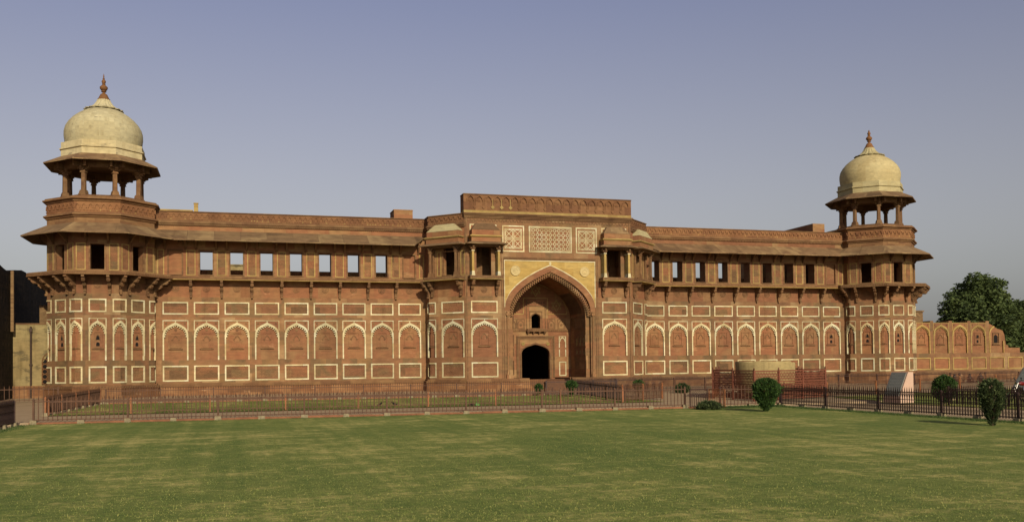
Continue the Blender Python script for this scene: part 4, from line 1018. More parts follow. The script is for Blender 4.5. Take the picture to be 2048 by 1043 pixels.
# ---- blocks standing on the roof terrace (parts of the palace)
def roof_block(name, x0, x1, y0, y1, z0, z1, m, taper=0.0):
    mb = MB(); mb.add([(x0, y0, z0), (x1, y0, z0), (x1, y1, z0), (x0, y1, z0), (x0 + taper, y0 + taper, z1), (x1 - taper, y0 + taper, z1), (x1 - taper, y1 - taper, z1), (x0 + taper, y1 - taper, z1)], [(0, 3, 2, 1), (4, 5, 6, 7), (0, 1, 5, 4), (1, 2, 6, 5), (2, 3, 7, 6), (3, 0, 4, 7)])
    mb.box(x0 + taper - 0.03, x1 - taper + 0.03, y0 + taper - 0.03, y1 - taper + 0.03, z1, z1 + 0.07)
    return mb.build(name, m, palace)
roof_block("roof_block", -12.1, -10.5, 1.4, 3.4, 13.3, 15.75, M_UP)
roof_block("pinnacle", -28.12, -27.72, 0.7, 1.1, 13.3, 15.6, M_BUFF, 0.05)
roof_block("terrace_wall", -31.2, -28.2, 0.9, 1.3, 13.3, 15.05, M_BUFF)
mb = MB(); mb.add([(28.6, 1.5, 13.3), (29.9, 1.5, 13.3), (29.9, 1.5, 15.9), (28.6, 1.5, 15.9), (28.6, 9, 13.3), (29.9, 9, 13.3), (29.9, 9, 15.9), (28.6, 9, 15.9)], [(0, 1, 2, 3), (5, 4, 7, 6), (3, 2, 6, 7), (1, 5, 6, 2), (4, 0, 3, 7), (0, 4, 5, 1)]); mb.build("stair_head", M_UP, palace)
roof_block("roof_block", 8.2, 9.3, 3.0, 4.0, 13.3, 15.9, M_UP)
mb = MB(); mb.box(24.6, 32, 5, 9, 0.4, 13.9); mb.box(24.6, 32, 4.9, 5.0, 13.5, 13.7); mb.build("courtyard_range", M_UP, palace)
# inner pavilion glimpsed through a window
pav = thing("inner_pavilion", "pale stone pavilion glimpsed through the second open window of the palace", "pavilion", (-26, 25, 0.5))
mb = MB(); mb.box(-27.2, -22.6, 24, 30, 0.5, 12.2); mb.build("wall", M_PLAS, pav)
mb = MB(); mb.box(-26.6, -23.1, 23.9, 29, 12.75, 13.22); mb.box(-26.7, -23.0, 23.8, 29.1, 13.22, 13.34)
for i in range(9): mb.box(-26.5 + i * 0.2, -26.42 + i * 0.2, 23.84, 23.9, 12.8, 13.18)
mb.build("parapet", M_PLAS, pav)
mb = MB(); mb.add([(-27.7, 23.3, 12.1), (-21.6, 23.3, 12.1), (-23.2, 24.2, 13.1), (-26.4, 24.2, 13.1), (-27.7, 30, 12.1), (-21.6, 30, 12.1), (-23.2, 29, 13.1), (-26.4, 29, 13.1)], [(0, 1, 2, 3), (5, 4, 7, 6), (3, 2, 6, 7), (1, 5, 6, 2), (0, 3, 7, 4)]); mb.build("roof", M_PLAS, pav)

# ------------------------------------------------------------------ ruined wall to the right
ruin = thing("ruined_wall", "broken-off red sandstone wall with arched niches right of the right tower", "wall", (46, 1.8, 0.4))
RW = plane(0, 1.8, 0); RC = [40.21 + 1.0 + 2.29 * k for k in range(7)]
hts = [6.45, 6.45, 6.45, 6.45, 6.45]
mb = MB(); cells = [(c - 0.94, c + 0.94) for c in RC[:6]]
mb.box(37.5, 58, -1.0, -0.2, 0.2, 3.3, RW, 0); plinth(mb, RW, 37.5, 58)
x = 37.5
for a, b in cells + [(58, 58)]:
    ztop = 6.55 if a < 51.0 else 3.3
    if a > 52.5: ztop = 3.3
    mb.box(x, a, -0.2, 0, 1.5, ztop, RW, 0)
    if ztop > 4: mb.box(x - 0.02, a + 0.02, -1.0, -0.2, 3.3, ztop - 0.01, RW, 0)
    x = b
for a, b in cells:
    for z0, z1 in ((1.5, 1.62), (2.85, 3.27)): mb.box(a, b, -0.2, -0.004, z0, z1, RW, 0)
for i, (a, b) in enumerate(cells[:4]): mb.box(a, b, -1.0, -0.2, 3.3, 6.4 - 0.06 * (i % 3), RW, 0)
# the crumbling end: steps going down to the right
a, b = cells[4]
prof = [(a, 3.28), (a, 6.3), (a + 0.35, 6.2), (a + 0.7, 6.02), (a + 1.15, 5.75), (a + 1.5, 5.7), (a + 1.85, 5.55), (a + 2.05, 5.15), (a + 2.15, 4.6), (a + 2.22, 4.1), (a + 2.5, 4.05), (a + 2.55, 3.8), (a + 4.0, 3.78), (a + 4.0, 3.28)]
for (p, q), (p2, q2) in zip(prof[1:], prof[2:]): 
    if p2 - p > 0.01: mb.add([RW(xx, d, z) for d in (-1.0, -0.13) for z, xx in ((3.28, p), (3.28, p2), (q2, p2), (q, p))], [(0, 1, 2, 3), (7, 6, 5, 4), (0, 4, 5, 1), (1, 5, 6, 2), (2, 6, 7, 3), (3, 7, 4, 0)], 1)
mb.build("wall", WALL_M, ruin)
for i, c in enumerate(RC[:6]):
    p = panel(plane(c, 1.8, 0), 1.88, *Z_LP); p.build("framed_panel", [M_BUFF, M_RED], ruin)
    if i < 4: niche(plane(c, 1.8, 0), 1.88, 1 if i == 3 else 0).build("arched_niche", [M_BUFF, M_RED, M_CARV, M_SHADE], ruin)
c = RC[4]; mb = MB(); Mc = plane(c, 1.8, 0)
A = arch(0.93, 5.18, 6.2, 10); Bv = arch(0.8, 5.18, 5.98, 10); mb.strip(A[:9], Bv[:9], -0.13, 0.02, Mc); mb.box(-0.93, -0.82, -0.13, 0.03, 3.27, 5.18, Mc); mb.box(0.82, 0.93, -0.13, 0.03, 3.27, 4.5, Mc); mb.build("broken_arch", M_BUFF, ruin)
mb = MB(); ring(mb, -0.4, 0.4, 4.2, 5.35, 0.08, -0.13, -0.04, Mc); mb.box(-0.5, 0.5, -0.13, 0.0, 4.08, 4.17, Mc); mb.build("aedicule", M_CARV, ruin)
mb = MB(); mb.loop(arch(0.24, 4.85, 5.15, 6) + [(0.24, 4.3), (-0.24, 4.3)], -0.13, -0.105, Mc); mb.build("opening", M_SHADE, ruin)  # solid near-black plate, the shade of a hole put into its colour

# ---- small brick structure behind the ruin
hut = thing("brick_structure", "low brick structure showing above the ruined wall beside the right tower", "building", (45, 12, 0.5))
mb = MB(); mb.box(41, 48.2, 10, 14, 0.5, 7.95); mb.box(41, 48.3, 9.9, 14.1, 7.95, 8.1); mb.build("wall", M_BRICK, hut)
mb = MB(); mb.box(43.5, 44.7, 9.9, 9.99, 6.75, 7.25); mb.build("opening", M_SHADE, hut); mb = MB(); mb.box(43.4, 45.0, 9.86, 9.98, 7.25, 7.33); mb.box(44.75, 45.0, 9.86, 9.98, 6.7, 7.25); mb.build("opening_frame", M_CONC, hut)  # opening is a near-black plate with inner darkness painted in

# ------------------------------------------------------------------ old masonry on the left
dw = thing("old_wall", "tall blackened masonry wall in shade at the left edge", "wall", (-41.4, 2, 0.4))
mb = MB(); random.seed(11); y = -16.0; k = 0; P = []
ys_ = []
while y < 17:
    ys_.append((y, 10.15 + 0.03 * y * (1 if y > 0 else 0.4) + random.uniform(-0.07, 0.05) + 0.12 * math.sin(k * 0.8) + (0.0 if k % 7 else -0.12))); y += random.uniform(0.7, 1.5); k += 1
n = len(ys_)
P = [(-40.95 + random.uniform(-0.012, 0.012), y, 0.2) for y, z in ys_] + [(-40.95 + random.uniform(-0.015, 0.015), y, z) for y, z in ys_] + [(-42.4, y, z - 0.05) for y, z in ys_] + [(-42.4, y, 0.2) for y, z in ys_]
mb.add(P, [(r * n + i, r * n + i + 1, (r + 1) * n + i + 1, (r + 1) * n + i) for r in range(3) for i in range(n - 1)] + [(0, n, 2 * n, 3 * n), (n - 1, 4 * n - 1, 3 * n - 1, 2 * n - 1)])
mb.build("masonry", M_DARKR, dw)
mb = MB(); mb.box(-40.98, -40.74, -0.1, 0.15, 5.5, 10.0); mb.build("brick_pier", M_BRICK, dw)
mb = MB()
for y0, y1, z0, z1 in ((0.2, 0.9, 0.2, 6.9), (0.9, 1.7, 0.2, 7.6)): mb.box(-38.9 - 0.5 * (y0 > 0.5), -38.3, y0 + 1.2, y1 + 1.2, z0, z1)
mb.build("crumbled_stub", M_BRICK, dw)
cw = thing("plaster_wall", "stained cream plastered wall with a dark pipe, joined to the left tower", "wall", (-39.7, 0.8, 0.4))
mb = MB(); CWM = plane(0, 0.7, 0)
plate = [(-41.3, 1.45), (-41.3, 6.05), (-38.3, 6.12), (-38.3, 1.45)]
mb.loop(plate, -0.5, 0, CWM, 0); mb.box(-41.3, -38.2, -0.5, 0.05, 6.06, 6.15, CWM, 1)
mb.box(-41.3, -38.3, -0.5, 0.12, 0.2, 1.28, CWM, 2); mb.box(-41.3, -38.3, -0.5, 0.18, 1.28, 1.45, CWM, 2)
mb.build("wall", [M_PLAS, M_CARV, M_BASE], cw)
mb = MB(); mb.tube([(-39.72, 0.58, 0.5), (-39.72, 0.58, 5.9)], 0.07, 8); mb.box(-39.82, -39.62, 0.48, 0.66, 5.5, 5.75); mb.box(-39.83, -39.61, 0.5, 0.68, 3.0, 3.08); mb.build("drain_pipe", M_PIPE, cw)
mb = MB(); pts = arch(1.0, 3.2, 4.2, 8, -38.0); half = [p for p in pts if p[0] <= -38.0]
B2 = [(s + (0.05 if i < len(half) - 1 else 0), z - 0.06) for i, (s, z) in enumerate(half)]
mb.strip(half, B2, -0.05, 0.03, CWM, 0); mb.box(-39.0, -38.94, -0.05, 0.03, 1.5, 3.2, CWM, 0)
for i in range(3):
    for j in range(7):
        c, d = -38.78 + i * 0.38, 1.75 + j * 0.38 + (0.19 if i % 2 else 0)
        if c > -38.2 or d > 3.2 + 0.75 * (c + 39.0): continue
        H = [(c + 0.2 * math.cos(k * math.pi / 3), d + 0.2 * math.sin(k * math.pi / 3)) for k in range(6)]
        for k in range(6): bar2(mb, H[k], H[(k + 1) % 6], 0.06, 0.02 + 0.001 * k, CWM)
mb.loop([(-38.94, 1.5), (-38.2, 1.5), (-38.2, 3.9), (-38.6, 3.7), (-38.94, 3.2)], -0.02, 0.004, CWM, 1)  # near-black sheet painting the shade behind the lattice
mb.build("hexagonal_lattice", [M_FIN, M_SHADE], cw)

# ------------------------------------------------------------------ fences
def fence(label, A, B, npan, h=1.0, bars=19, iron=None, post_m=None, foot=True, lattice=False, curls=False, lift=0.0, double=False, spikes=True, bar_w=0.017, ends=(True, True), group=None, half_feet=True):
    A = Vector(A); B = Vector(B); dv = B - A; L = dv.length; t = dv / L; ang = math.degrees(math.atan2(t.y, t.x))
    iron = iron or M_RUST; post_m = post_m or iron
    f = thing("iron_fence", label, "fence", (A.x, A.y, zg(A.y) + lift), group)
    for i in range(npan + 1):
        p = A + t * (L * i / npan); z = zg(p.y) + lift
        if (i == 0 and not ends[0]) or (i == npan and not ends[1]): continue
        mb = MB(); w2 = 0.043; Mp = plane(p.x, p.y, ang)
        mb.box(-w2, w2, -w2, w2, z + 0.02, z + h + 0.06, Mp); mb.box(-w2 - 0.02, w2 + 0.02, -w2 - 0.02, w2 + 0.02, z + h + 0.06, z + h + 0.09, Mp)
        P = [Mp(x, y, z + h + 0.09) for x, y in ((-w2, -w2), (w2, -w2), (w2, w2), (-w2, w2))] + [Mp(0, 0, z + h + 0.17)]
        mb.add(P, [(0, 1, 4), (1, 2, 4), (2, 3, 4), (3, 0, 4)]); mb.build("post", post_m, f)
    feet = [A + t * (L * i / (2 * npan)) for i in range(2 * npan + 1)] if half_feet else [A + t * (L * i / npan) for i in range(npan + 1)]
    if foot:
        for p in feet:
            Mp = plane(p.x, p.y, ang); z = zg(p.y) + lift; mb = MB(); a = 0.17 + random.uniform(-0.02, 0.02); hh = 0.14 + random.uniform(-0.02, 0.03)
            P = [Mp(x * a, y * 0.15, z - 0.12) for x, y in ((-1, -1), (1, -1), (1, 1), (-1, 1))] + [Mp(x * a * 0.86, y * 0.12, z + hh - (0.02 if x > 0 else 0)) for x, y in ((-1, -1), (1, -1), (1, 1), (-1, 1))]
            mb.add(P, [(0, 3, 2, 1), (4, 5, 6, 7), (0, 1, 5, 4), (1, 2, 6, 5), (2, 3, 7, 6), (3, 0, 4, 7)]); mb.build("footing", M_CONC, f)
    for i in range(npan):
        p = A + t * (L * i / npan); q = A + t * (L * (i + 1) / npan); Lp = L / npan
        z0 = zg(p.y) + lift; z1 = zg(q.y) + lift; Mp0 = plane(p.x, p.y, ang)
        Mp = lambda s, d, z: Mp0(s, d, z + z0 + (z1 - z0) * s / Lp)
        mb = MB()
        for zr, tk in ((h, 0.022), (0.16, 0.02)) + (((h - 0.34, 0.015),) if (lattice or curls) else ()) + (((0.3, 0.015),) if double else ()): mb.box(0.05, Lp - 0.05, -0.02, 0.02, zr - tk, zr + tk, Mp)
        mb.build("rail", iron, f)
        mb = MB()
        for k in range(1, bars + 1):
            s = Lp * k / (bars + 1); b = bar_w
            mb.box(s - b, s + b, -b * 0.85, b * 0.85, 0.1, h + (0.1 if spikes else 0), Mp)
            if spikes:
                P = [Mp(s - 0.03, 0, h + 0.12), Mp(s, -0.018, h + 0.12), Mp(s + 0.03, 0, h + 0.12), Mp(s, 0.018, h + 0.12), Mp(s, 0, h + 0.26), Mp(s, 0, h + 0.04)]
                mb.add(P, [(0, 1, 4), (1, 2, 4), (2, 3, 4), (3, 0, 4), (1, 0, 5), (2, 1, 5), (3, 2, 5), (0, 3, 5)])
            if lattice or curls:
                q0, q1 = s - Lp / (bars + 1), s
                for (a0, za), (a1, zb) in (((q0, h - 0.33), ((q0 + q1) / 2, h - 0.03)), (((q0 + q1) / 2, h - 0.03), (q1, h - 0.33))):
                    e = 0.008; mb.add([Mp(a0 - e, -0.006, za), Mp(a0 + e, -0.006, za), Mp(a1 + e, -0.006, zb), Mp(a1 - e, -0.006, zb), Mp(a0 - e, 0.006, za), Mp(a0 + e, 0.006, za), Mp(a1 + e, 0.006, zb), Mp(a1 - e, 0.006, zb)], [(0, 1, 2, 3), (7, 6, 5, 4), (0, 4, 5, 1), (3, 2, 6, 7), (1, 5, 6, 2), (0, 3, 7, 4)])
            if curls:
                for sx in (-1, 1): mb.tube([Mp(s, 0, 0.34), Mp(s + sx * 0.035, 0, 0.37), Mp(s + sx * 0.065, 0, 0.33), Mp(s + sx * 0.05, 0, 0.27), Mp(s + sx * 0.02, 0, 0.26)], 0.009, 4)
        o = mb.build("bar_panel", iron, f)
    return f
GF = "iron fences in front of the palace"
def on(x): return (x, FL[1] + (FR[1] - FL[1]) * (x - FL[0]) / (FR[0] - FL[0]))
fence("long rust-brown spiked fence along the near edge of the great lawn", on(-34.1), on(-1.0), 8, 1.02, 19, M_RUST, M_RUST, lift=0.08, group=GF)
fence("short spiked fence behind the round green bush, right of the open gate", on(1.15), on(4.9), 1, 0.98, 16, M_RUST, M_DKIR, lift=0.06, group=GF)
fence("dark iron fence with curled feet running towards the viewer at the right", (4.95, -29.9), (4.95, -55.5), 6, 1.02, 26, M_DKIR, M_DKIR, lift=0.05, curls=True, group=GF)
fence("dark iron fence running towards the viewer at the bottom left corner", (-34.75, -29.4), (-34.75, -38), 2, 1.02, 24, M_DKIR, M_DKIR, lift=0.04, curls=True, group=GF)
fence("fence with orange posts between the paved path and the inner lawn", (-34.4, -23.15), (-2.2, -23.75), 8, 0.72, 22, M_RUST, M_ORNG, foot=False, group=GF, bar_w=0.013)
fence("thin brown fence at the back of the inner lawn, close to the palace plinth", (-33.0, -11.85), (-3.3, -11.9), 9, 0.85, 20, M_RUST, M_RUST, group=GF, bar_w=0.013)
fence("fence running back from the path along the left end of the inner lawn", (-34.55, -23.1), (-33.3, -12.0), 4, 0.85, 24, M_RUST, M_ORNG, group=GF, half_feet=True)
fence("small spiked fence in the dark corner before the cream plastered wall", (-41.0, -7.5), (-36.6, -7.0), 1, 0.9, 14, M_RUST, M_RUST, foot=False, group=GF)
fence("dark fence before the gate steps, just behind the second small bush", (-3.3, -12.2), (1.9, -13.0), 3, 0.95, 22, M_DKIR, M_DKIR, foot=False, group=GF)
fence("brown fence closing the right end of the inner lawn", (-2.2, -23.7), (1.8, -20.9), 2, 0.95, 18, M_RUST, M_ORNG, foot=False, group=GF, double=True)
fence("low fence running from the closing fence back to the gate steps", (-2.1, -23.6), (-1.2, -13.0), 3, 0.9, 22, M_DKIR, M_DKIR, foot=False, group=GF)
fence("long dark fence below the right wing, left of the red lattice screen", (2.0, -11.5), (16.0, -10.0), 5, 0.95, 26, M_DKIR, M_RUST, foot=False, group=GF, double=True)
fence("fence with orange posts beyond the lattice screen, before the right tower", (12.6, -23.3), (40.0, -12.5), 5, 0.85, 34, M_RUST, M_ORNG, foot=False, group=GF, bar_w=0.013)
fence("dark fence edging the right-hand lawn beside the slanted sign", (13.3, -33.6), (13.3, -58), 6, 0.95, 28, M_DKIR, M_DKIR, foot=False, group=GF, lattice=True)
fence("far fence at the foot of the right tower and the ruined wall", (16.0, -9.0), (52.0, -7.0), 9, 0.9, 26, M_DKIR, M_DKIR, foot=False, group=GF, bar_w=0.009)
# the open gate leaf
gl = thing("gate_leaf", "iron gate leaf standing ajar beside the low dark shrub", "gate", (-0.9, on(-0.9)[1], 0.05))
for nm, A, B, mt in (("fixed_panel", (-1.0, -30.3), (0.25, -30.0), M_DKIR), ("leaf", (0.3, -30.05), (0.62, -31.3), M_ORNG)):
    A = Vector(A); B = Vector(B); t = (B - A); L = t.length; ang = math.degrees(math.atan2(t.y, t.x)); Mp = plane(A.x, A.y, ang); mb = MB()
    ring(mb, 0, L, 0.12, 1.1, 0.05, -0.025, 0.025, Mp); mb.box(0.05, L - 0.05, -0.02, 0.02, 0.78, 0.82, Mp); mb.box(0.05, L - 0.05, -0.02, 0.02, 0.68, 0.71, Mp)
    for k in range(1, 8): mb.box(L * k / 8 - 0.014, L * k / 8 + 0.014, -0.012, 0.012, 0.17, 0.78, Mp)
    for k in range(8):
        c = L * (k + 0.5) / 8; mb.tube([Mp(c + 0.05 * math.cos(a), 0, 0.93 + 0.09 * math.sin(a)) for a in [j * math.pi / 4 for j in range(9)]], 0.01, 4)
    mb.build(nm, mt, gl)

# ------------------------------------------------------------------ lattice screen round the stone basin
scn = thing("lattice_screen_fence", "tall red iron lattice screen standing round the stone basin", "screen", (8, -23, 0.2), None)
def screen(A, B, np_, h):
    A = Vector(A); B = Vector(B); t = (B - A) / (B - A).length; L = (B - A).length; ang = math.degrees(math.atan2(t.y, t.x))
    for i in range(np_ + 1):
        p = A + t * (L * i / np_); Mp = plane(p.x, p.y, ang); z = zg(p.y); mb = MB(); mb.box(-0.06, 0.06, -0.06, 0.06, z, z + h + 0.05, Mp); mb.lathe([(0.02, z + h + 0.05), (0.055, z + h + 0.1), (0.05, z + h + 0.14), (0.005, z + h + 0.22)], p.x, p.y, 8); mb.build("post", M_SCR, scn)
    for i in range(np_):
        p = A + t * (L * i / np_); Mp0 = plane(p.x, p.y, ang); z = zg(p.y); Lp = L / np_; Mp = lambda s, d, zz: Mp0(s, d, zz + z); mb = MB()
        lv = [0.12, 0.62, 1.17, h]
        for zz in lv: mb.box(0.06, Lp - 0.06, -0.03, 0.03, zz - 0.04, zz + 0.04, Mp)
        for z0, z1 in zip(lv, lv[1:]):
            n = max(3, int(Lp / 0.15)); m = 4; cw, ch = (Lp - 0.12) / n, (z1 - z0 - 0.08) / m
            for r in range(1, m): mb.box(0.06, Lp - 0.06, -0.012, 0.012, z0 + 0.04 + r * ch - 0.026, z0 + 0.04 + r * ch + 0.026, Mp)
            for r in range(m):
                for k in range(n):
                    c = 0.06 + (k + (0.5 if r % 2 else 0.0)) * cw
                    if 0.08 < c < Lp - 0.08: mb.box(c - 0.026, c + 0.026, -0.011, 0.011, z0 + 0.066 + r * ch, z0 + 0.014 + (r + 1) * ch, Mp)
        mb.build("lattice_panel", M_SCR, scn)
screen((5.3, -21.3), (5.75, -25.7), 2, 1.85); screen((5.75, -25.7), (12.2, -23.7), 3, 1.85); screen((12.2, -23.7), (12.5, -17.2), 2, 1.85); screen((5.3, -21.3), (8.0, -17.2), 2, 1.85)
# round stone basin with a chipped rim
bs_ = MB(); bx, by, br = 9.75, -20.4, 1.95; seg = 56; bz = zg(by)
def rim(k):
    a = 2 * math.pi * k / seg; d = math.degrees(a) % 360
    return 2.62 + 0.015 * math.sin(5 * a) - (0.55 if 322 < d < 358 else 0.0) - (0.1 if 300 < d <= 322 else 0) - (0.06 if 200 < d < 215 else 0)
P = []
for rr, zf in ((br * 0.94, lambda k: bz + 0.25), (br * 1.0, lambda k: bz + 1.1), (br * 1.02, lambda k: rim(k) - 0.05), (br * 1.0, rim), (br * 0.88, rim), (br * 0.82, lambda k: bz + 0.8)):
    for k in range(seg): P.append((bx + rr * math.cos(2 * math.pi * k / seg), by + rr * math.sin(2 * math.pi * k / seg), zf(k)))
bs_.add(P, [(i * seg + k, i * seg + (k + 1) % seg, (i + 1) * seg + (k + 1) % seg, (i + 1) * seg + k) for i in range(5) for k in range(seg)] + [tuple(range(seg - 1, -1, -1)), tuple(5 * seg + k for k in range(seg))])
bo = bs_.build("stone_basin", M_BASIN, smooth=True); tag(bo, "round tan stone basin with a broken rim inside the lattice screen", "basin")
mb = MB(); mb.octa([(2.4, bz - 0.1), (2.4, bz + 0.25), (2.2, bz + 0.25)], bx, by); mb.build("pedestal", M_BASE, bo)

# ------------------------------------------------------------------ slanted information slabs
def slant(name, label, x0, x1, y0, y1, z, h):
    """wedge: sloping slate face towards -X, rising to the back (+X)"""
    s = thing(name, label, "sign", ((x0 + x1) / 2, (y0 + y1) / 2, z)); mb = MB(); b = 0.35
    P = [(x0, y0, z), (x1, y0, z), (x1, y0, z + h), (x1 - 0.35, y0, z + h), (x0, y0, z + b)]
    P2 = [(x, y1, zz) for x, y, zz in P]; n = 5
    mb.add(P + P2, [tuple(range(5)), tuple(range(9, 4, -1))] + [(i, (i + 1) % n, n + (i + 1) % n, n + i) for i in range(n)]); mb.build("plinth", M_SIGNP, s)
    dx, dz = (x1 - 0.35 - x0), h - b; l = math.hypot(dx, dz); nx, nz = -dz / l, dx / l
    def Q(u, v, e): return (x0 + dx * u + nx * e, y0 + (y1 - y0) * v, z + b + dz * u + nz * e)
    mb = MB(); P = [Q(u, v, e) for e in (0.004, 0.04) for u, v in ((0.04, 0.07), (0.96, 0.07), (0.96, 0.93), (0.04, 0.93))]; mb.add(P, [(0, 3, 2, 1), (4, 5, 6, 7), (0, 1, 5, 4), (1, 2, 6, 5), (2, 3, 7, 6), (3, 0, 4, 7)]); sl = mb.build("slate_panel", M_SLATE, s)
    mb = MB()
    for k in range(13):
        u = 0.9 - 0.062 * k; v0 = 0.14; v1 = (0.86 if k % 4 != 3 else 0.55) if k else 0.7
        v = v0
        while v < v1 - 0.03:
            e = min(v1, v + random.uniform(0.03, 0.1)); P = [Q(uu, vv, 0.0425) for uu, vv in ((u, v), (u + 0.022, v), (u + 0.022, e), (u, e))]; mb.add(P, [(0, 1, 2, 3)]); v = e + 0.018
    mb.build("text_lines", M_SIGNT, sl)
    return s
slant("information_slab", "pink slanted slab with a slate text face standing on the path behind the dark fence", 11.82, 12.78, -31.4, -29.95, 0.1, 1.78)
slant("information_slab", "slanted slate slab at the right edge of the picture behind a parked motorcycle", 26.6, 28.0, -26.2, -24.4, 0.16, 1.85)

# ------------------------------------------------------------------ plants
def leaves(mb, lobes, n, size, rng, shell=0.45, flat=0.0):
    tot = sum(r[0] * r[1] * r[2] for c, r in lobes)
    for c, r in lobes:
        k = int(n * (r[0] * r[1] * r[2]) / tot)
        for _ in range(k):
            while True:
                x, y, z = rng.uniform(-1, 1), rng.uniform(-1, 1), rng.uniform(-1, 1); d = math.sqrt(x * x + y * y + z * z)
                if 0.05 < d <= 1: break
            q = shell + (1 - shell) * rng.random() ** 0.6; x, y, z = x / d * q, y / d * q, z / d * q
            bumpy = 1 + 0.16 * math.sin(5.1 * x + 1.7 * c[0]) * math.sin(4.3 * z + c[1]) + 0.08 * math.sin(11 * y + 7 * x)
            p = Vector((c[0] + x * r[0] * bumpy, c[1] + y * r[1] * bumpy, c[2] + z * r[2] * bumpy))
            a = Vector((rng.uniform(-1, 1), rng.uniform(-1, 1), rng.uniform(-0.6, 0.6))).normalized(); b = a.cross(Vector((rng.uniform(-1, 1), rng.uniform(-1, 1), rng.uniform(-1, 1)))).normalized()
            s = size * rng.uniform(0.6, 1.35)
            mb.add([p - a * s, p + b * s * 0.45, p + a * s, p - b * s * 0.45], [(0, 1, 2, 3)])
def raw_build(mb, name, m, parent, origin):
    me = bpy.data.meshes.new(name); me.from_pydata([(x - origin[0], y - origin[1], z - origin[2]) for x, y, z in mb.v], [], mb.f); me.materials.append(m)
    o = bpy.data.objects.new(name, me); COL.objects.link(o); o.parent = parent
    po = ORG[parent.name]; o.location = (origin[0] - po[0], origin[1] - po[1], origin[2] - po[2]); ORG[o.name] = tuple(origin); return o

rng = random.Random(5)
def tree(label, base, trunk_h, lobes, n, size):
    t = thing("tree", label, "tree", base, "trees beyond the ruined wall"); mb = MB(); bx, by, bz = base
    mb.tube([(bx, by, bz - 0.3), (bx + 0.15, by, bz + trunk_h * 0.5), (bx, by, bz + trunk_h)], [0.55, 0.42, 0.34], 10)
    big = list(lobes)
    for c, r in big:
        for _ in range(7):
            a, e = rng.uniform(0, 2 * math.pi), rng.uniform(-0.3, 1.4); q = rng.uniform(0.9, 1.12); k = rng.uniform(0.28, 0.42) * r[0]
            lobes.append(((c[0] + r[0] * q * math.cos(a) * math.cos(e), c[1] + r[1] * q * math.sin(a) * math.cos(e), c[2] + r[2] * q * math.sin(e)), (k, k, k * 0.8)))
    for c, r in big:
        m_ = ((bx + c[0]) / 2 + 0.2, (by + c[1]) / 2, bz + trunk_h + (c[2] - bz - trunk_h) * 0.4); mb.tube([(bx, by, bz + trunk_h * 0.9), m_, c], [0.28, 0.18, 0.06], 7)
    raw_build(mb, "trunk", M_BARK, t, base); mb = MB(); leaves(mb, lobes, n, size, rng, 0.35); raw_build(mb, "crown", M_TREE, t, base)
tree("big dense dark green tree rising behind the ruined wall", (67, 22, 0.5), 3.6,
     [((66.2, 22, 10.4), (2.9, 3.2, 2.7)), ((67.5, 21, 11.6), (1.9, 2.2, 1.4)), ((63.4, 21.5, 8.6), (2.3, 2.8, 2.0)), ((62.6, 22, 6.2), (2.0, 2.6, 1.9)), ((65.2, 20.5, 7.2), (3.6, 3.0, 2.8)), ((69.5, 22.5, 9.6), (2.3, 2.8, 2.3)), ((69.0, 21, 6.6), (3.2, 3.0, 2.6)), ((71, 22, 8.2), (2.0, 2.6, 2.0)), ((63.5, 21, 4.6), (3.2, 2.8, 1.8)), ((68, 20.6, 4.4), (3.6, 2.8, 2.0))], 42000, 0.23)
tree("lower dark tree at the right edge beyond the ruined wall's broken end", (74.5, 22, 0.5), 3.0,
     [((73.8, 22, 8.2), (2.6, 2.8, 2.3)), ((76.5, 22, 7.2), (3.0, 3.0, 2.6)), ((73.5, 21, 5.2), (3.2, 3.0, 2.6)), ((77.0, 21, 4.0), (3.4, 3.0, 2.4)), ((80, 22, 6.0), (3, 3, 3))], 24000, 0.23)
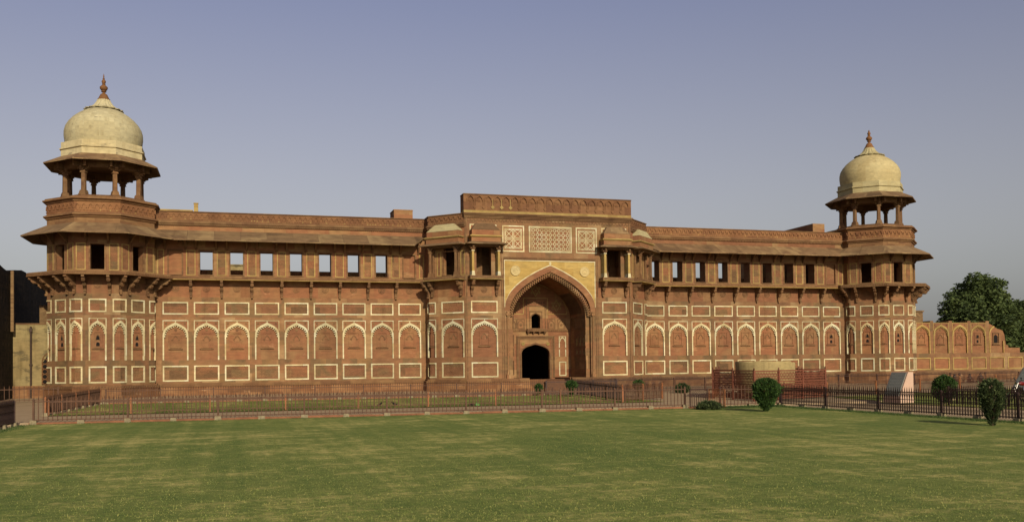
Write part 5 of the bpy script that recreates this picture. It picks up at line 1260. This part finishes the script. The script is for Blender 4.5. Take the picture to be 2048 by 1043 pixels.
def bush(label, x, y, z, prof, n, size, m, group=None, stem=0.0):
    """clipped bush; prof = list of (height, radius)"""
    prof = [(a * 0.95, b * 0.86) for a, b in prof]
    t = thing("bush", label, "bush", (x, y, z), group); mb = MB(); H = prof[-1][0]
    mb.tube([(x, y, z - 0.1), (x + 0.02, y, z + prof[0][0] + 0.2)], [0.06, 0.04], 6)
    for k in range(7): a = k * 0.9; mb.tube([(x, y, z + prof[0][0] * 0.6), (x + 0.35 * math.cos(a) * prof[len(prof) // 2][1], y + 0.35 * math.sin(a) * prof[len(prof) // 2][1], z + H * 0.5), (x + 0.6 * math.cos(a) * prof[-2][1], y + 0.6 * math.sin(a) * prof[-2][1], z + H * 0.8)], [0.03, 0.02, 0.008], 5)
    raw_build(mb, "stem", M_BARK, t, (x, y, z)); mb = MB()
    for _ in range(n):
        h = rng.random(); hh = prof[0][0] + (H - prof[0][0]) * h
        j = max(i for i in range(len(prof)) if prof[i][0] <= hh + 1e-9); j = min(j, len(prof) - 2); f = (hh - prof[j][0]) / (prof[j + 1][0] - prof[j][0]); r = prof[j][1] + (prof[j + 1][1] - prof[j][1]) * f
        a = rng.uniform(0, 2 * math.pi)
        if rng.random() > (r / max(p[1] for p in prof)) ** 1.0 + 0.08: continue
        if math.sin(3.1 * a + 5.3 * hh + 1.7 * x) * math.sin(6.7 * hh - 2 * a) > 0.5 and rng.random() < 0.75: continue
        q = (0.45 + 0.55 * rng.random() ** 0.5) * (1 + 0.13 * math.sin(2 * a + 3 * hh + x) + 0.1 * math.sin(5 * a - 7 * hh) + 0.06 * math.sin(11 * a + 13 * hh))
        if rng.random() < 0.1: q *= rng.uniform(1.08, 1.32)
        p = Vector((x + r * q * math.cos(a), y + r * q * math.sin(a), z + hh + rng.uniform(-0.04, 0.04)))
        d = Vector((math.cos(a) * 0.6 + rng.uniform(-.5, .5), math.sin(a) * 0.6 + rng.uniform(-.5, .5), 0.8 + rng.uniform(-.6, .4))).normalized(); b = d.cross(Vector((rng.uniform(-1, 1), rng.uniform(-1, 1), rng.uniform(-1, 1)))).normalized(); s = size * rng.uniform(0.6, 1.4)
        mb.add([p - d * s * 0.5, p + b * s * 0.28, p + d * s, p - b * s * 0.28], [(0, 1, 2, 3)])
    raw_build(mb, "foliage", m, t, (x, y, z)); return t
bush("bright green clipped bush, wide on top, on the lawn by the lattice screen", 1.0, -34.8, 0.03, [(0.05, 0.12), (0.3, 0.32), (0.7, 0.55), (1.1, 0.76), (1.4, 0.78), (1.6, 0.66), (1.72, 0.42), (1.78, 0.1)], 15000, 0.075, M_BUSH)
bush("loose dark cypress-like bush on the lawn before the right-hand fence", 2.5, -48.2, 0.03, [(0.04, 0.08), (0.3, 0.2), (0.7, 0.38), (1.1, 0.54), (1.4, 0.56), (1.6, 0.48), (1.75, 0.3), (1.84, 0.08)], 5200, 0.085, M_BUSHD)
bush("rounded green bush behind the dark fence, right of the pink slab", 13.9, -32.6, 0.06, [(0.1, 0.2), (0.4, 0.5), (0.8, 0.68), (1.2, 0.72), (1.45, 0.6), (1.6, 0.36), (1.68, 0.08)], 9000, 0.08, M_BUSH)
bush("small round bush at the left foot of the gate steps", -4.0, -12.6, 0.34, [(0.15, 0.08), (0.35, 0.24), (0.55, 0.32), (0.75, 0.3), (0.9, 0.1)], 3000, 0.07, M_BUSH)
bush("small round bush before the gate steps, right of its smaller twin", -2.5, -15.4, 0.31, [(0.15, 0.1), (0.45, 0.3), (0.7, 0.46), (0.95, 0.46), (1.12, 0.3), (1.2, 0.08)], 4000, 0.075, M_BUSH)
bush("leafy young plant behind the brown fence below the right pier of the gate", 1.6, -17.6, 0.28, [(0.4, 0.08), (0.7, 0.3), (0.9, 0.46), (1.05, 0.4), (1.2, 0.12)], 2600, 0.09, M_BUSH)
bush("low dark spreading shrub at the foot of the gate leaf", -0.35, -31.3, 0.03, [(0.0, 0.75), (0.15, 0.8), (0.32, 0.6), (0.45, 0.25)], 4500, 0.09, M_BUSHD)
bush("dark small bush behind the gate leaf on the far side of the path", 7.2, -13.0, 0.3, [(0.0, 0.4), (0.3, 0.6), (0.6, 0.5), (0.8, 0.15)], 3000, 0.08, M_BUSHD)
# uncut grass under the fences and short blades on the lawn
mb = MB()
def blade(x, y, h, z=0.02):
    a = rng.uniform(0, math.pi); w_ = 0.008 + h * 0.03; lx, ly = rng.uniform(-0.4, 0.4) * h, rng.uniform(-0.4, 0.4) * h
    mb.add([(x - w_ * math.cos(a), y - w_ * math.sin(a), z), (x + w_ * math.cos(a), y + w_ * math.sin(a), z), (x + lx, y + ly, z + h)], [(0, 1, 2)])
for _ in range(15000): blade(4.55 + rng.gauss(0, 0.2), rng.uniform(-58, -30), rng.uniform(0.03, 0.12))
for _ in range(4500): x = rng.uniform(0.6, 4.9); blade(x, on(x)[1] - 0.3 + rng.gauss(0, 0.2), rng.uniform(0.04, 0.16))
for _ in range(7000): x = rng.uniform(-34.3, 0.6); blade(x, on(x)[1] - 0.2 + rng.gauss(0, 0.09), rng.uniform(0.02, 0.06))
for _ in range(1500): blade(-34.4 + rng.gauss(0, 0.2), rng.uniform(-40, -29), rng.uniform(0.03, 0.1))
def stuff(name, m, label):
    o = raw_build(mb, name, m, palace, (0, -30, 0)); o.parent = None; o.location = (0, -30, 0); o['kind'] = 'stuff'; o['label'] = label; o['category'] = "grass"
stuff("grass_tufts", M_TUFTD, "uncut dark grass growing along the feet of the fences")
mb = MB()
for _ in range(70000):
    d = 12.0 / (1 - rng.random() * 0.66); an = R_(16.35) + rng.uniform(-0.53, 0.53)
    x, y = -24.984 + d * math.sin(an), -77.4 + d * math.cos(an)
    if -34.2 < x < 4.8 and y < -31: blade(x, y, rng.uniform(0.014, 0.034) * (1.5 if rng.random() < 0.04 else 1), 0.026)
stuff("lawn_blades", M_TUFT, "short mown grass blades of the great lawn in the foreground")

# ------------------------------------------------------------------ people sitting by the far fence
M_SKIN = simple("skin_brown", lin(108, 72, 50), 0.6, 0.1, 8, 0.05); M_HAIR = simple("hair_black", lin(20, 16, 14), 0.5, 0.2, 20, 0.2)
M_CL = [simple("cloth_dark", lin(34, 28, 28), 0.9, 0.2, 8), simple("cloth_tan", lin(150, 112, 72), 0.9, 0.15, 8), simple("cloth_maroon", lin(84, 40, 36), 0.9, 0.15, 8), simple("cloth_grey", lin(92, 84, 74), 0.9, 0.15, 8)]
def skin_mesh(name, pts, edges, rad, m, parent, root=0, sub=1):
    me = bpy.data.meshes.new(name); me.from_pydata(pts, edges, []); me.materials.append(m)
    o = bpy.data.objects.new(name, me); COL.objects.link(o); o.parent = parent
    sk = o.modifiers.new("skin", 'SKIN'); sk.use_smooth_shade = True
    L = me.skin_vertices[0].data if me.skin_vertices else None
    if L is None: me.skin_vertices.new() if hasattr(me.skin_vertices, 'new') else None; L = me.skin_vertices[0].data
    for i, r in enumerate(rad): L[i].radius = (r, r); L[i].use_root = (i == root)
    s = o.modifiers.new("sub", 'SUBSURF'); s.levels = sub; s.render_levels = sub
    return o
def seated(label, x, y, z, rot, cloth, shawl, sc_=1.0):
    p = thing("person", label, "person", (x, y, z), "people sitting on the ground by the ruined wall"); p.rotation_euler = (0, 0, rot); p.scale = (sc_,) * 3
    J = [(0, 0.02, 0.12), (0, 0.03, 0.3), (0, 0.0, 0.5), (0, -0.01, 0.6), (0, -0.02, 0.68), (0, -0.03, 0.76), (0, -0.02, 0.82),
         (0.17, 0, 0.53), (0.24, -0.08, 0.33), (0.2, -0.26, 0.24), (0.17, -0.34, 0.22), (-0.17, 0, 0.53), (-0.24, -0.08, 0.33), (-0.2, -0.26, 0.24), (-0.17, -0.34, 0.22),
         (0.11, 0, 0.1), (0.34, -0.26, 0.13), (0.02, -0.38, 0.07), (-0.06, -0.42, 0.05), (-0.11, 0, 0.1), (-0.34, -0.26, 0.13), (-0.02, -0.3, 0.06), (0.08, -0.3, 0.05)]
    E = [(0, 1), (1, 2), (2, 3), (3, 4), (4, 5), (5, 6), (2, 7), (7, 8), (8, 9), (9, 10), (2, 11), (11, 12), (12, 13), (13, 14), (0, 15), (15, 16), (16, 17), (17, 18), (0, 19), (19, 20), (20, 21), (21, 22)]
    Rr = [0.14, 0.13, 0.15, 0.055, 0.085, 0.09, 0.06, 0.065, 0.05, 0.04, 0.035, 0.065, 0.05, 0.04, 0.035, 0.09, 0.075, 0.05, 0.035, 0.09, 0.075, 0.05, 0.035]
    skin_mesh("body", J, E, Rr, M_SKIN, p)
    # shirt and trousers as their own skinned surfaces, just outside the body
    skin_mesh("clothing", [J[0], J[1], J[2], (0, 0, 0.57), J[7], J[8], (0.21, -0.22, 0.26), J[11], J[12], (-0.21, -0.22, 0.26), J[15], J[16], (0.06, -0.36, 0.075), J[19], J[20], (-0.06, -0.3, 0.07)],
              [(0, 1), (1, 2), (2, 3), (2, 4), (4, 5), (5, 6), (2, 7), (7, 8), (8, 9), (0, 10), (10, 11), (11, 12), (0, 13), (13, 14), (14, 15)], [0.165, 0.155, 0.17, 0.075, 0.085, 0.07, 0.058, 0.085, 0.07, 0.058, 0.11, 0.095, 0.068, 0.11, 0.095, 0.068], cloth, p)
    mb = MB(); mb.lathe([(0.05, 0.69), (0.097, 0.72), (0.104, 0.78), (0.09, 0.83), (0.05, 0.862), (0.01, 0.87)], 0, 0.012, 12)
    if shawl: mb.lathe([(0.2, 0.36), (0.19, 0.5), (0.12, 0.62), (0.1, 0.7)], 0, 0.03, 12, cap=False)
    me = bpy.data.meshes.new("hair"); me.from_pydata(mb.v, [], mb.f); me.materials.append(M_HAIR)
    for q in me.polygons: q.use_smooth = True
    o = bpy.data.objects.new("head_scarf" if shawl else "hair", me); COL.objects.link(o); o.parent = p
    # face: nose, eyes, mouth, ears
    mb = MB(); mb.box(-0.012, 0.012, -0.135, -0.1, 0.735, 0.765); mb.box(-0.1, -0.085, -0.04, 0.0, 0.73, 0.78); mb.box(0.085, 0.1, -0.04, 0.0, 0.73, 0.78)
    me = bpy.data.meshes.new("face"); me.from_pydata(mb.v, [], mb.f); me.materials.append(M_SKIN); o = bpy.data.objects.new("face", me); COL.objects.link(o); o.parent = p
    return p
seated("person in dark clothes seated apart, half hidden by the rounded bush", 37.1, -6.0, 0.44, 0.4, M_CL[0], False, 1.02)
seated("person wrapped in a black scarf, leftmost of the seated group", 38.5, -5.6, 0.45, 0.9, M_CL[0], True)
seated("person in a tan shirt seated in the middle of the group", 39.4, -5.2, 0.45, 0.1, M_CL[1], False, 1.04)
seated("person in maroon seated between the tan shirt and the last black scarf", 40.1, -5.7, 0.45, -0.5, M_CL[2], True, 0.97)
seated("person in a black scarf, rightmost of the seated group", 41.4, -5.6, 0.45, -0.9, M_CL[0], True, 1.03)

# ------------------------------------------------------------------ motorcycle at the right edge
M_TYRE = simple("tyre_rubber", lin(24, 22, 20), 0.9); M_CHR = simple("steel", lin(170, 165, 155), 0.3, 0.1, 4, 0.02, 0.9); M_TANK = simple("tank_red", lin(120, 26, 24), 0.35, 0.1, 4, 0.02); M_BLK = simple("black_plastic", lin(22, 22, 24), 0.5)
bike = thing("motorcycle", "dark motorcycle parked by the slab at the right edge, only its front in view", "motorcycle", (24.55, -27.4, 0.15))
def btube(name, pts, r, m): mb = MB(); mb.tube([(24.55 + a, -27.4 + b, 0.15 + c) for a, b, c in pts], r, 8); return mb.build(name, m, bike, smooth=True)
for dx in (-0.62, 0.66):
    mb = MB(); mb.tube([(24.55 + dx + 0.27 * math.cos(a), -27.4, 0.45 + 0.27 * math.sin(a)) for a in [k * math.pi / 12 for k in range(25)]], 0.045, 8)
    for k in range(8): a = k * math.pi / 4; mb.tube([(24.55 + dx, -27.4, 0.45), (24.55 + dx + 0.25 * math.cos(a), -27.4, 0.45 + 0.25 * math.sin(a))], 0.008, 4)
    mb.build("wheel", M_TYRE, bike)
btube("fork", [(-0.62, 0.06, 0.3), (-0.36, 0.06, 0.86)], 0.025, M_CHR); btube("fork", [(-0.62, -0.06, 0.3), (-0.36, -0.06, 0.86)], 0.025, M_CHR)
btube("handlebar", [(-0.2, 0.38, 1.02), (-0.32, 0.2, 1.0), (-0.36, 0, 0.92), (-0.32, -0.2, 1.0), (-0.2, -0.38, 1.02)], 0.016, M_BLK)
btube("mirror", [(-0.3, 0.24, 1.0), (-0.36, 0.3, 1.2)], [0.012, 0.045], M_BLK); btube("mirror", [(-0.3, -0.24, 1.0), (-0.36, -0.3, 1.2)], [0.012, 0.045], M_BLK)
btube("headlight", [(-0.52, 0, 0.84), (-0.4, 0, 0.86)], [0.1, 0.07], M_CHR)
btube("fuel_tank", [(-0.3, 0, 0.8), (-0.12, 0, 0.82), (0.1, 0, 0.78), (0.2, 0, 0.72)], [0.06, 0.14, 0.13, 0.05], M_TANK)
btube("seat", [(0.14, 0, 0.76), (0.4, 0, 0.76), (0.75, 0, 0.8)], [0.09, 0.12, 0.07], M_BLK)
btube("engine", [(-0.1, 0, 0.4), (0.2, 0, 0.4)], [0.17, 0.15], M_CHR); btube("frame", [(-0.36, 0, 0.85), (-0.15, 0, 0.35), (0.3, 0, 0.35), (0.66, 0, 0.3), (0.3, 0, 0.7)], 0.025, M_BLK)

# ------------------------------------------------------------------ small things on the inner lawn
def crow(label, x, y, rot):
    z = zg(y) + 0.03; t = thing("crow", label, "bird", (x, y, z), "crows on the inner lawn"); t.rotation_euler = (0, 0, rot)
    skin_mesh("body", [(0, 0, 0.13), (0.09, 0, 0.17), (0.15, 0, 0.23), (0.21, 0, 0.225), (-0.1, 0, 0.1), (-0.22, 0, 0.07), (0.02, 0.03, 0.06), (0.02, 0.03, 0.0), (0.02, -0.03, 0.06), (0.02, -0.03, 0.0)], [(0, 1), (1, 2), (2, 3), (0, 4), (4, 5), (0, 6), (6, 7), (0, 8), (8, 9)], [0.065, 0.055, 0.038, 0.008, 0.045, 0.02, 0.012, 0.006, 0.012, 0.006], M_HAIR, t)
crow("black crow on the inner lawn, the left one of two", -16.9, -22.2, 0.5); crow("black crow on the inner lawn, nearer the gateway", -16.0, -22.0, 2.6)
M_BAG = simple("bag_green", lin(96, 150, 70), 0.5, 0.3, 9)
def lump(name, label, cat, x, y, r, h, m):
    mb = MB(); z = zg(y) + 0.02; P = []; q = random.Random(3)
    for i in range(6):
        t = i / 5
        for k in range(12): a = k * math.pi / 6; rr = r * math.cos(t * 1.5) * (1 + 0.25 * math.sin(3 * a + i) * (1 - t)) * q.uniform(0.85, 1.15); P.append((x + rr * math.cos(a), y + rr * 0.7 * math.sin(a), z + h * math.sin(t * 1.5)))
    mb.add(P, [(i * 12 + k, i * 12 + (k + 1) % 12, (i + 1) * 12 + (k + 1) % 12, (i + 1) * 12 + k) for i in range(5) for k in range(12)] + [tuple(range(11, -1, -1)), tuple(60 + k for k in range(12))]); o = mb.build(name, m, smooth=True); tag(o, label, cat)
lump("plastic_bag", "crumpled green plastic bag lying at the edge of the inner lawn", "bag", -11.35, -23.55, 0.13, 0.2, M_BAG)
lump("cloth_bundle", "dark cloth bundle lying beside the green plastic bag", "bundle", -11.65, -23.3, 0.17, 0.14, M_CL[0])
